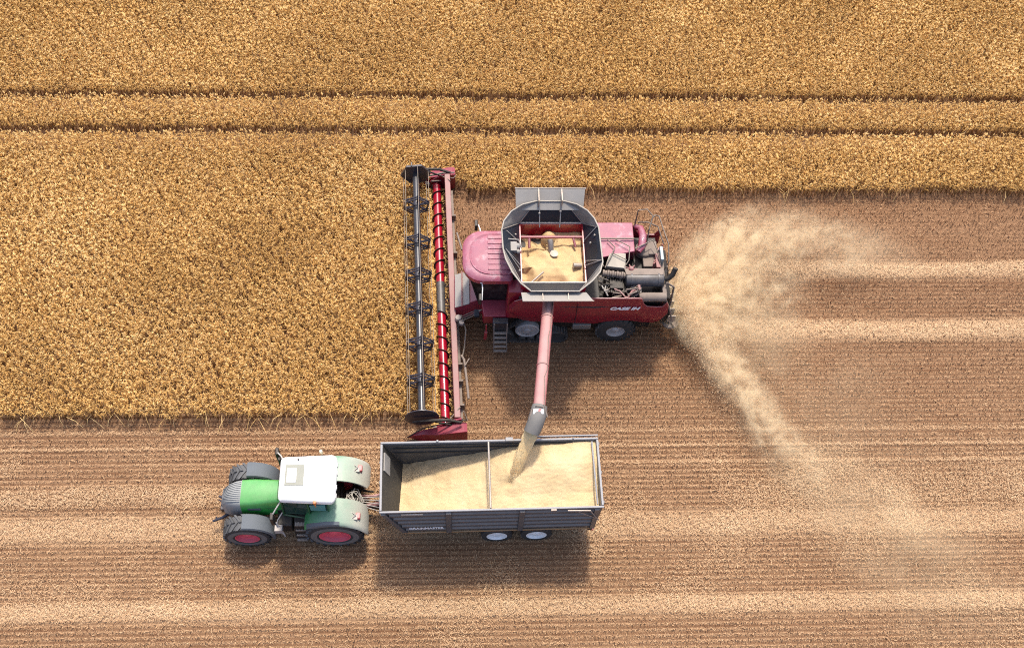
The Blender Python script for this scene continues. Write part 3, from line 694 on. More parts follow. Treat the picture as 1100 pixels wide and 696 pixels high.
    for y, sg in ((Y0, 1), (Y1, -1)):
        s = HB(); s.prism([(-1.3, .1), (-.1, .1), (-.1, 1.3), (-.5, 1.15), (-1.0, .7)], 'y', y - .03, y + .03); s.build('end_sheet', 'red', hd, smooth=0)
        s = HB(); s.tube([(-.55, y + .02, 1.15), (-.12, y + sg * .45, 1.34)], .022, 6); s.tube([(-.35, y + sg * .05, 1.1), (.0, y + sg * .3, 1.3), (.12, y, 1.1)], .02, 6); s.tube([(-.9, y, .75), (-.85, y + sg * .15, .95), (-.5, y + sg * .1, .9)], .03, 6)
        s.box(-1.15, -.95, y - .1, y + .02, .55, .7)
        s.build('drive_link', 'beige', hd)
    # --- grain tank
    IN = dict(W=2.30, E=4.58, S=21.27, N=23.76); ZI = 4.02
    t = B(); th = .04
    t.box(IN['W'] - th, IN['W'], IN['S'] - th, IN['N'] + th, 2.8, ZI); t.box(IN['E'], IN['E'] + th, IN['S'] - th, IN['N'] + th, 2.8, ZI)
    t.box(IN['W'], IN['E'], IN['S'] - th, IN['S'], 2.8, ZI); t.box(IN['W'], IN['E'], IN['N'], IN['N'] + th, 2.8, ZI); t.box(IN['W'], IN['E'], IN['S'], IN['N'], 2.8, 2.84)
    tank = t.build('grain_tank', 'red_auger', root)
    t = B(); t.box(IN['W'] - .02, IN['E'] + .02, IN['S'] - .07, IN['S'] - .04, 3.98, 4.06); t.box(IN['W'], IN['E'], IN['N'] + .03, IN['N'] + .09, 3.98, 4.08)
    t.split('tank_rim', 'rimgrey', tank, bevel=.01)
    ZO = 4.78
    outer = {  # outer rim points (x, y)
        'N': [(2.86, 24.27), (3.92, 24.27)], 'NE': [(3.92, 24.27), (4.36, 24.13), (4.72, 23.86), (4.96, 23.5), (5.09, 23.1)],
        'E': [(5.09, 23.1), (5.14, 21.62)], 'SE': [(5.14, 21.62), (5.02, 21.2), (4.72, 20.82), (4.24, 20.40)],
        'S': [(4.24, 20.40), (2.54, 20.40)], 'SW': [(2.54, 20.40), (2.2, 20.72), (1.9, 21.2), (1.68, 21.75), (1.60, 22.2)],
        'W': [(1.60, 22.2), (1.57, 23.0)], 'NW': [(1.57, 23.0), (1.66, 23.4), (1.94, 23.82), (2.36, 24.12), (2.86, 24.27)]}
    ic = {'NE': (IN['E'] + .04, IN['N'] + .04), 'SE': (IN['E'] + .04, IN['S'] - .04), 'SW': (IN['W'] - .04, IN['S'] - .04), 'NW': (IN['W'] - .04, IN['N'] + .04)}
    def sheet(inner, outer_pts, m, name, th=.03, zo=ZO):
        # fan of inner point(s) to outer points given a thickness
        t = B(); a = [(x, y, ZI) for x, y in inner] + [(x, y, zo) for x, y in outer_pts]
        bb = [(x, y, z - th) for x, y, z in a]; n = len(a); ni = len(inner)
        if ni == 1: ff = [(0, i, i + 1) for i in range(1, n - 1)]
        else: ff = [tuple(range(n))]
        fs = ff + [tuple(i + n for i in f[::-1]) for f in ff] + [(i, (i + 1) % n, (i + 1) % n + n, i + n) for i in range(n)]
        t.add(a + bb, fs); return t.build(name, m, tank, smooth=60)
    sheet([ic['NW'], ic['NE']], outer['N'][::-1], 'charcoal', 'hinged_flap')
    sheet([ic['NE'], ic['SE']], outer['E'][::-1], 'charcoal', 'hinged_flap')
    sheet([ic['SE'], ic['SW']], outer['S'][::-1], 'charcoal', 'hinged_flap')
    sheet([ic['SW'], ic['NW']], outer['W'][::-1], 'charcoal', 'hinged_flap')
    for k in ('NE', 'SE', 'SW', 'NW'): sheet([ic[k]], outer[k], 'canvas', 'corner_gusset')
    # rim tube round the flare and ribs down to the opening
    ring = []
    for k in ('N', 'NE', 'E', 'SE', 'S', 'SW', 'W', 'NW'): ring += [(x, y, ZO + .01) for x, y in outer[k][:-1]]
    b = B(); b.tube(ring + [ring[0]], .028, 8, False); b.build('flare_rim', 'canvas', tank)
    b = B()
    for k, o in (('NE', 'N'), ('NW', 'N'), ('SE', 'S'), ('SW', 'S'), ('NE', 'E'), ('SE', 'E'), ('SW', 'W'), ('NW', 'W')):
        e = {('NE', 'N'): 1, ('NW', 'N'): 0, ('SE', 'S'): 0, ('SW', 'S'): 1, ('NE', 'E'): 0, ('SE', 'E'): 1, ('SW', 'W'): 0, ('NW', 'W'): 1}[(k, o)]
        b.tube([(*ic[k], ZI + .03), (*outer[o][e], ZO + .02)], .022, 6)
    b.split('flare_rib', 'steel', tank)
    # raised outer flaps north and south
    t = B(); t.hexa([(2.12, 24.05, 4.55), (4.60, 24.05, 4.55), (4.60, 24.02, 4.58), (2.12, 24.02, 4.58), (2.10, 24.66, 5.02), (4.66, 24.66, 5.02), (4.66, 24.62, 5.05), (2.10, 24.62, 5.05)])
    f1 = t.build('outer_flap', 'grey', tank, bevel=.008)
    b = B(); b.tube([(2.08, 24.66, 5.05), (4.70, 24.66, 5.05)], .03, 8); b.box(2.93, 2.97, 24.1, 24.66, 4.66, 5.06); b.box(3.78, 3.82, 24.1, 24.66, 4.66, 5.06); b.build('flap_frame', 'steel', f1)
    t = B(); t.hexa([(2.20, 20.42, 4.60), (4.50, 20.42, 4.60), (4.50, 20.45, 4.64), (2.20, 20.45, 4.64), (2.24, 20.05, 4.66), (4.72, 20.05, 4.66), (4.72, 20.06, 4.71), (2.24, 20.06, 4.71)])
    f2 = t.build('outer_flap', 'grey', tank, bevel=.008)
    b = B(); b.tube([(2.24, 20.05, 4.71), (4.74, 20.05, 4.71)], .025, 8)
    for x in (2.95, 3.85): b.box(x - .015, x + .015, 20.07, 20.42, 4.64, 4.74)
    b.build('flap_frame', 'steel', f2)
    # struts and braces on the flaps
    b = B()
    for (p, q) in (((2.98, 24.2, 4.86), (3.0, 23.55, 4.15)), ((3.78, 24.2, 4.86), (3.74, 23.55, 4.15)), ((4.62, 23.0, 4.12), (5.05, 23.2, 4.75)), ((4.62, 22.1, 4.12), (5.1, 21.75, 4.72)), ((4.6, 21.9, 4.12), (5.1, 21.72, 4.75)),
                   ((2.25, 22.9, 4.12), (1.75, 23.1, 4.6)), ((2.25, 21.9, 4.12), (1.7, 22.3, 4.62)), ((2.25, 21.7, 4.1), (1.7, 22.25, 4.7))):
        b.tube([p, q], .022, 6)
    for (x, y, z) in ((2.98, 23.9, 4.55), (3.76, 23.95, 4.6), (4.95, 22.9, 4.6), (4.8, 22.7, 4.4), (2.2, 21.6, 4.25), (2.1, 23.2, 4.2)): b.ball((x, y, z), .045, 6)
    b.split('gas_strut', 'steel', tank)
    b = B(); b.box(1.72, 2.12, 22.35, 22.75, 4.22, 4.42); b.ball((2.14, 22.62, 4.3), .12, 8); b.ball((2.16, 22.4, 4.28), .09, 8); b.tube([(1.8, 22.8, 4.5), (2.2, 22.9, 4.3), (2.3, 22.6, 4.2)], .03, 6)
    b.build('moisture_sensor', 'grey', tank, bevel=.02)
    b = B(); b.box(IN['W'], IN['E'], 23.22, 23.30, 3.90, 3.98); b.tube([(2.62, 23.25, 3.92), (2.62, 22.9, 3.75)], .05, 6); b.tube([(4.25, 23.25, 3.92), (4.33, 22.95, 3.75)], .05, 6)
    b.split('cross_member', 'red_dusty', tank, bevel=.01)
    b = B(); b.tube([(3.42, 22.75, 3.62), (3.40, 22.95, 3.95), (3.38, 23.1, 4.02)], .11, 12); b.lathe((3.52, 22.62, 3.78), 'z', [(0, .13), (.05, .15), (.08, .02)], 14)
    b.tube([(4.5, 22.15, 3.72), (4.2, 22.12, 3.78)], .10, 10); b.tube([(2.5, 21.3, 3.7), (3.1, 21.8, 3.86)], .035, 6)
    b.split('bubble_auger', 'steel', tank)
    # --- unloading auger
    P0, P1 = Vector((3.22, 20.55, 4.0)), Vector((2.66, 15.95, 4.52))
    b = B(); b.tube([(3.24, 20.9, 3.3), (3.22, 20.62, 3.75), P0, P1], [.2, .21, .205, .205], 24)
    ua = b.build('unloading_auger', 'tube', root, smooth=50)
    b = B(); dr = (P1 - P0).normalized()
    for f in (.18, .62, .985):
        c = P0 + (P1 - P0) * f; b.tube([c - dr * .025, c + dr * .025], .225, 24)
    b.split('tube_flange', 'beam', ua)
    b = B(); b.tube([P0 + Vector((.13, -.2, .18)), P0 + (P1 - P0) * .3 + Vector((.15, 0, .16)), P0 + (P1 - P0) * .38 + Vector((.10, 0, .2)), P0 + (P1 - P0) * .66 + Vector((.17, 0, .14)), P0 + (P1 - P0) * .74 + Vector((.08, 0, .2)), P1 + Vector((.17, 0, .14))], .012, 5)
    b.build('cable', 'rail', ua)
    b = B(); q0 = P1 + Vector((.03, .12, .03)); 
    rings = []
    for (c, r1, r2) in ((q0, .26, .25), (P1 + Vector((-.05, -.22, 0)), .285, .26), (P1 + Vector((-.13, -.44, -.09)), .28, .25), (P1 + Vector((-.25, -.68, -.28)), .27, .23)):
        rings.append((c, r1))
    b.tube([c for c, _ in rings], [r_ for _, r_ in rings], 20, False)
    sp = b.build('spout', 'rubber_spout', ua, smooth=50)
    b = B(); n_ = Vector((.0, -.35, .94)).normalized(); c = P1 + Vector((-.04, -.18, .262)); ax_ = Vector((1, .0, 0)); ay_ = n_.cross(ax_).normalized()
    def quad(c0, w0, h0, off):
        return [c0 + ax_ * sx * w0 + ay_ * sy * h0 + n_ * off for sx, sy in ((-1, -1), (1, -1), (1, 1), (-1, 1))]
    b.add(quad(c, .17, .08, 0) + quad(c, .17, .08, .012), [(0, 1, 2, 3), (4, 5, 6, 7), (0, 1, 5, 4), (1, 2, 6, 5), (2, 3, 7, 6), (3, 0, 4, 7)])
    wp = b.build('warning_plate', 'rimwhite', ua)
    b = B(); b.add([c + ax_ * x + ay_ * y + n_ * .016 for x, y in ((-.06, -.08), (.03, -.08), (.10, .08), (.01, .08))], [(0, 1, 2, 3)]); b.build('red_bar', 'lampred', wp, smooth=0)
    b = B(); b.tube([c + Vector((-.2, .1, -.05)), c + Vector((-.3, -.2, -.2))], .03, 6); b.tube([c + Vector((.22, .15, -.1)), c + Vector((.3, -.1, -.2)), c + Vector((.2, .25, 0))], .03, 6); b.tube([c + Vector((-.1, .2, .04)), c + Vector((.16, .14, .04))], .018, 6)
    b.build('work_lamp', 'beige', ua)
    # --- engine bay
    b = B(); b.hexa([(5.2, 22.95, 2.9), (6.62, 22.95, 2.9), (6.62, 24.16, 2.9), (5.2, 24.16, 2.9), (5.2, 22.55, 3.62), (6.55, 22.85, 3.62), (6.58, 24.2, 3.55), (5.2, 24.2, 3.55)])
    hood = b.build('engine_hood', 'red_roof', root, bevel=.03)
    b = B(); b.box(5.2, 6.56, 23.36, 23.40, 3.66, 3.70); b.tube([(5.25, 23.3, 3.7), (5.22, 22.5, 3.7), (5.35, 22.2, 3.6)], .02, 6)
    b.tube([(5.55, 23.3, 3.72), (5.8, 22.95, 3.74), (5.6, 22.5, 3.74), (5.38, 22.1, 3.66)], .022, 6); b.tube([(5.85, 23.3, 3.74), (6.35, 22.95, 3.78), (6.28, 22.4, 3.7), (6.1, 22.15, 3.6)], .022, 6); b.tube([(5.7, 22.7, 3.72), (6.2, 22.4, 3.72)], .018, 6)
    b.build('hood_rail', 'rail', hood)
    b = B(); b.hexa([(5.4, 22.2, 3.4), (6.15, 22.1, 3.4), (6.2, 22.75, 3.4), (5.6, 22.75, 3.4), (5.4, 22.2, 3.62), (6.15, 22.1, 3.62), (6.2, 22.75, 3.645), (5.6, 22.75, 3.645)]); b.build('air_box', 'canvas', root, bevel=.02)
    b = B(); b.box(5.2, 7.6, 21.1, 22.4, 2.3, 2.9); b.box(6.6, 7.5, 22.4, 23.9, 2.5, 2.95); b.build('engine_deck', 'dark', root)
    b = B()
    b.box(5.4, 6.2, 21.3, 21.9, 2.9, 3.25); b.box(5.55, 6.05, 21.4, 21.8, 3.25, 3.36)
    for k in range(5): b.box(5.42 + k * .15, 5.50 + k * .15, 21.25, 21.95, 3.2, 3.3)
    en = b.build('engine_block', 'dark', root, bevel=.02)
    rr = random.Random(3); pm = ('beige', 'steel', 'hose', 'dark', 'beige', 'rail')
    for j in range(30):
        b = B(); x, y, z = rr.uniform(5.25, 6.5), rr.uniform(21.02, 21.95), rr.uniform(3.1, 3.42); pts = [(x, y, z)]
        for i in range(3):
            x = min(6.7, max(5.15, x + rr.uniform(-.35, .45))); y = min(22.2, max(21.0, y + rr.uniform(-.2, .2))); z = min(3.5, max(3.0, z + rr.uniform(-.1, .1))); pts.append((x, y, z))
        b.tube(pts, rr.uniform(.016, .042), 7); b.build('engine_pipe', pm[j % 6], en)
    b = B()
    for i in range(10): b.tube([(5.3 + i * .085, 21.98 - i * .012, 3.5), (5.37 + i * .085, 21.97 - i * .012, 3.5)], .13 - .02 * (i % 2), 14)
    b.build('intake_bellows', 'beige', en)
    b = B(); b.lathe((6.15, 21.74, 3.42), 'x', [(-.04, .12), (0, .24), (.06, .26), (1.32, .26), (1.38, .24), (1.44, .12)], 26)
    for x in (6.35, 7.35): b.lathe((x, 21.74, 3.42), 'x', [(-.03, .275), (.03, .275)], 26)
    si = b.build('exhaust_silencer', 'silencer', root)
    b = B(); b.hexa([(6.15, 21.78, 3.66), (7.5, 21.78, 3.66), (7.55, 22.1, 3.58), (6.1, 22.1, 3.58), (6.15, 21.78, 3.69), (7.5, 21.78, 3.69), (7.55, 22.1, 3.61), (6.1, 22.1, 3.61)]); b.split('heat_shield', 'beige', si)
    b = B(); b.tube([(7.55, 21.74, 3.42), (7.72, 21.76, 3.46), (7.86, 21.82, 3.62), (7.95, 21.95, 3.85)], [.07, .10, .10, .10], 14); b.build('exhaust_pipe', 'black', si)
    b = B(); b.lathe((6.62, 21.12, 3.2), 'x', [(0, .02), (0, .15), (.04, .17), (.96, .17), (1.0, .15), (1.0, .02)], 22); b.build('filter_canister', 'beige', root)
    b = B(); b.tube([(6.6, 21.6, 3.45), (6.62, 21.3, 3.4)], .06, 8); b.tube([(6.15, 20.98, 3.3), (6.35, 21.25, 3.4), (6.55, 21.35, 3.4)], .04, 8); b.tube([(6.15, 20.98, 3.3), (5.9, 21.25, 3.4), (5.7, 21.35, 3.4)], .03, 8); b.ball((6.15, 20.98, 3.36), .07, 8)
    b.split('bracket', 'beam', root)
    # cooling duct and cooler
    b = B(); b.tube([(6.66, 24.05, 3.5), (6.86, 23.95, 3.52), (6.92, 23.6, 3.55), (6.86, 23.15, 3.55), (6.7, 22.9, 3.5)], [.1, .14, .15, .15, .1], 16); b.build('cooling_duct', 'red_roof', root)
    b = B(); b.lathe((7.0, 23.2, 3.05), 'z', [(0, .36), (.22, .36), (.28, .3), (.3, .05)], 24); b.box(6.9, 7.45, 22.45, 23.1, 2.95, 3.2); b.box(7.1, 7.45, 22.9, 23.5, 2.95, 3.35); b.build('cooler', 'beige', root, bevel=.03)
    b = B()
    for j in range(8):
        x, y = 7.25 + .05 * j, 22.3 + .12 * j; b.tube([(x, y, 3.0), (x + rr.uniform(-.1, .1), y + .15, 3.4), (x + rr.uniform(0, .2), y + rr.uniform(.1, .4), 3.3)], .025, 6)
    b.box(7.35, 7.5, 22.3, 22.9, 2.9, 3.4); b.ball((6.35, 22.08, 3.62), .10, 6)
    for a_ in range(7): b.tube([(6.35, 22.08, 3.62), (6.35 + .22 * math.cos(a_ * .9), 22.08 + .2 * math.sin(a_ * .9), 3.6)], .025, 6)
    b.build('valve_block', 'beam', root)
    for pts in ([(6.62, 23.95, 3.2), (6.72, 24.3, 4.2), (7.05, 24.35, 4.2), (7.25, 24.05, 4.2), (7.1, 23.6, 4.0), (7.05, 23.3, 3.3)],
                [(7.2, 23.95, 4.1), (7.35, 24.15, 4.1), (7.5, 24.1, 4.1), (7.62, 23.6, 4.0), (7.78, 23.0, 3.9), (7.78, 22.4, 3.6), (7.6, 22.2, 3.2)],
                [(6.75, 24.1, 3.7), (7.15, 24.1, 3.7), (7.5, 23.9, 3.7), (7.66, 23.2, 3.6)],
                [(6.55, 22.9, 3.72), (7.25, 23.3, 3.7), (7.4, 22.9, 3.6), (7.5, 22.4, 3.4)]):
        b = B(); b.tube(pts, .024, 6); b.build('guard_rail', 'rail', root)
    b = B(); b.box(7.5, 7.62, 22.5, 23.1, 3.2, 3.6); b.build('number_plate', 'plate', root, bevel=.02)
    # rear ladder, rear frame
    b = B(); b.box(7.5, 7.64, 21.2, 22.6, 2.6, 3.3); b.tube([(7.64, 21.55, 3.5), (7.95, 21.55, 3.2), (8.0, 21.5, 2.0)], .04, 6); b.tube([(7.7, 22.2, 3.6), (7.85, 22.4, 3.0), (8.0, 22.5, 1.8)], .03, 6); b.tube([(7.6, 21.0, 3.2), (7.9, 20.95, 2.4), (8.0, 20.9, 1.9)], .035, 6)
    b.build('rear_frame', 'beige', root)
    # straw spreader
    b = B(); b.hexa([(7.7, 21.2, 1.2), (8.1, 21.2, 1.05), (8.1, 22.6, 1.05), (7.7, 22.6, 1.2), (7.7, 21.3, 2.2), (7.95, 21.3, 2.15), (7.95, 22.5, 2.15), (7.7, 22.5, 2.2)])
    sp = b.build('straw_spreader', 'dark', root, bevel=.02)
    for y in (21.35, 22.4):
        b = B(); b.lathe((8.15, y, .98), 'z', [(0, .32), (.03, .32), (.05, .1), (.12, .06)], 22)
        for k in range(4): a_ = k * 1.57 + .4; b.tube([(8.15, y, 1.08), (8.15 + .32 * math.cos(a_), y + .32 * math.sin(a_), 1.08)], .03, 5)
        b.build('spreader_disc', 'beige', sp)
    for k in range(5):
        b = B(); y = 21.2 + .32 * k; b.box(7.95, 8.25, y - .01, y + .01, 1.25, 1.7); b.build('vane', 'steel', sp)
    # --- wheels and tracks
    for (yo, yi) in ((21.0, 21.62), (24.1, 23.48)):
        wheel('rear_wheel', 6.03, yo, yi, .80, .36, root, CO, lugs=20, lug_h=.05, dish=.06)
    b = B(); b.tube([(6.03, 21.6, .8), (6.03, 23.5, .8)], .1, 10); b.build('rear_axle', 'dark', root)
    for (yo, s) in ((20.98, 1), (24.12, -1)):
        tr = B()
        def tri(o):   # track outline: drive wheel high in the middle, idlers fore and aft at ground level
            pts = []
            for (cx, cz, r_, a0, a1) in ((2.72, 1.42, .42 + o, 135, 45), (3.78, .42, .40 + o, 45, -90), (1.80, .42, .40 + o, -90, -225)):
                for k in range(9): a_ = R(a0 + (a1 - a0) * k / 8); pts.append((cx + r_ * math.cos(a_), cz + r_ * math.sin(a_)))
            return pts
        A, C_ = tri(0), tri(-.05); n = len(A); y0, y1 = yo, yo + s * .72
        vs = [(x, y0, z) for x, z in A] + [(x, y1, z) for x, z in A] + [(x, y0, z) for x, z in C_] + [(x, y1, z) for x, z in C_]
        fs = []
        for i in range(n):
            j = (i + 1) % n; fs += [(i, j, n + j, n + i), (2 * n + i, 3 * n + i, 3 * n + j, 2 * n + j), (i, 2 * n + i, 2 * n + j, j), (n + i, n + j, 3 * n + j, 3 * n + i)]
        tr.add(vs, fs)
        # lugs along the outline
        per = [(A[i], A[(i + 1) % n]) for i in range(n)]; acc = 0
        for (a_, b_) in per:
            L = math.dist(a_, b_); t_ = -acc % .16
            while t_ < L:
                x = a_[0] + (b_[0] - a_[0]) * t_ / L; z = a_[1] + (b_[1] - a_[1]) * t_ / L; nx, nz = -(b_[1] - a_[1]) / L, (b_[0] - a_[0]) / L; tx, tz = -nz * .03, nx * .03
                p4 = [(x - tx, z - tz), (x + tx, z + tz), (x + tx + nx * .04, z + tz + nz * .04), (x - tx + nx * .04, z - tz + nz * .04)]
                if z + nz * .04 > .0: tr.prism(p4, 'y', min(y0, y1), max(y0, y1))
                t_ += .16
            acc += L
        belt = tr.build('track', 'tyre', root, smooth=0)
        for (cx, cz, r_) in ((1.80, .42, .34), (3.78, .42, .34), (2.45, .2, .15), (2.80, .2, .15), (3.15, .2, .15)):
            b = B(); b.lathe((cx, yo, cz), 'y', [(s * .05, .03), (s * .05, r_ * .5), (s * .02, r_ * .9), (s * .05, r_), (s * .6, r_), (s * .6, .03)], 28); b.build('idler', 'tyre', belt)
        b = B(); b.lathe((2.62, yo, .98), 'y', [(-s * .06, .04), (-s * .06, .12), (-s * .0, .15), (s * .02, .36), (-s * .03, .42), (s * .0, .46), (s * .3, .46), (s * .3, .03)], 36)
        for k in range(10): a_ = k * .628; b.lathe((2.62 + .24 * math.cos(a_), yo, .98 + .24 * math.sin(a_)), 'y', [(-s * .04, .022), (s * .02, .025)], 8)
        b.prism([(2.5, .55), (2.8, .50), (2.95, .62), (2.72, .8)], 'y', min(yo, yo + s * .05), max(yo, yo + s * .05))
        b.build('drive_hub', 'rimgrey', belt)
        b = B(); b.box(1.8, 3.8, yo + s * .2, yo + s * .45, .3, .8); b.build('track_frame', 'dark', belt)
    b = B(); b.box(4.35, 5.05, 21.05, 21.3, .95, 1.25); b.build('battery_box', 'steel', root, bevel=.02)
    return root
combine()

# grain in the tank: folded heap
def heap(name, x0, x1, y0, y1, zf, m, org, zb, nx=90, ny=90, xi=None):
    vs, fs = [], []
    for j in range(ny + 1):
        for i in range(nx + 1):
            fx, fy = i / nx, j / ny; y = y0 + (y1 - y0) * fy; x = x0 + (x1 - x0) * fx; z = zf(x, y)
            if xi: x = xi(fx, z)
            vs.append((x, y, z))
    for j in range(ny):
        for i in range(nx): a = j * (nx + 1) + i; fs.append((a, a + 1, a + nx + 2, a + nx + 1))
    n = len(vs)
    # skirt and bottom
    edge = [i for i in range(nx + 1)] + [j * (nx + 1) + nx for j in range(1, ny + 1)] + [ny * (nx + 1) + i for i in range(nx - 1, -1, -1)] + [j * (nx + 1) for j in range(ny - 1, 0, -1)]
    low = [(vs[e][0], vs[e][1], zb) for e in edge]
    k = len(edge)
    fs += [(edge[i], n + i, n + (i + 1) % k, edge[(i + 1) % k]) for i in range(k)] + [tuple(n + i for i in range(k))]
    mb = MB(org); mb.add(vs + low, fs)
    return mb.build(name, m, None, smooth=60)
def n2(x, y, sc, seed): return float(vnoise(np.array([x + 50.]), np.array([y + 50.]), sc, seed)[0]) - .5
def tz(x, y):
    z = 3.60 + .14 * math.exp(-((x - 3.35) ** 2 + (y - 22.4) ** 2) / .5)
    z -= .26 * max(0, min(1, (y - 22.75 - .35 * (x - 3.1)) / .18)) * (1 if x < 3.25 else .25)       # step in the heap towards the front corner
    z -= .18 * max(0, min(1, (2.75 - x) / .25)) * (y < 22.1)
    z -= .25 * max(0, (21.75 - y) / .5) * abs(math.sin(x * 2.2))
    return max(3.06, z + .10 * n2(x, y, .5, 81) + .04 * n2(x, y, .16, 82) + .07 * abs(math.sin((x * 1.3 + y) * 2.4)) ** 6)
o = heap('tank_grain', 2.31, 4.57, 21.28, 23.75, tz, 'tankgrain', CO, 3.0)
o.location = CO
tag(o, 'heap of harvested wheat grain in folds filling the open tank on top of the red combine', 'grain', kind='stuff')
b = MB((3.37, 23.45, 3.6)); b.lathe((3.37, 23.45, 3.3), 'z', [(0, .3), (.35, .26), (.55, .12), (.6, .01)], 20)
o = b.build('grain_pile', 'tankgrain'); o.location = (3.37, 23.45, 3.6)
tag(o, 'small cone of grain against the red north wall inside the combine tank', 'grain', kind='stuff')

def cut_crop():
    n = 9000
    y = rng.uniform(17.25, 28.1, n); x = -1.02 + rng.normal(0, .10, n) + header_shift(y); z = np.clip(.2 + rng.gamma(2, .06, n), .15, .6)
    m2 = rng.random(n) < .22; x = np.where(m2, -.62 + rng.normal(0, .18, n) + header_shift(y), x); z = np.where(m2, .44 + rng.uniform(0, .1, n), z)
    a = rng.normal(0, .7, n); L = rng.uniform(.06, .22, n); w_ = rng.uniform(.005, .014, n); tl = rng.normal(0, .3, n) * L
    dx, dy, px, py = np.cos(a) * L / 2, np.sin(a) * L / 2, -np.sin(a) * w_, np.cos(a) * w_
    V = np.stack([np.stack([x - dx - px, y - dy - py, z - tl], 1), np.stack([x - dx + px, y - dy + py, z - tl], 1), np.stack([x + dx + px, y + dy + py, z + tl], 1), np.stack([x + dx - px, y + dy - py, z + tl], 1)], 1)
    V = V.reshape(-1, 3); V[:, 2] = np.maximum(V[:, 2], .12)
    o = raw_mesh('cut_stalks', V, quads=np.arange(n * 4).reshape(n, 4), tone=np.repeat(np.clip(rng.normal(.55, .22, n), 0, 1), 4), m='wheat')
    tag(o, 'freshly cut wheat stalks lying in the header between the reel and the red auger', 'cut wheat', kind='stuff')
cut_crop()

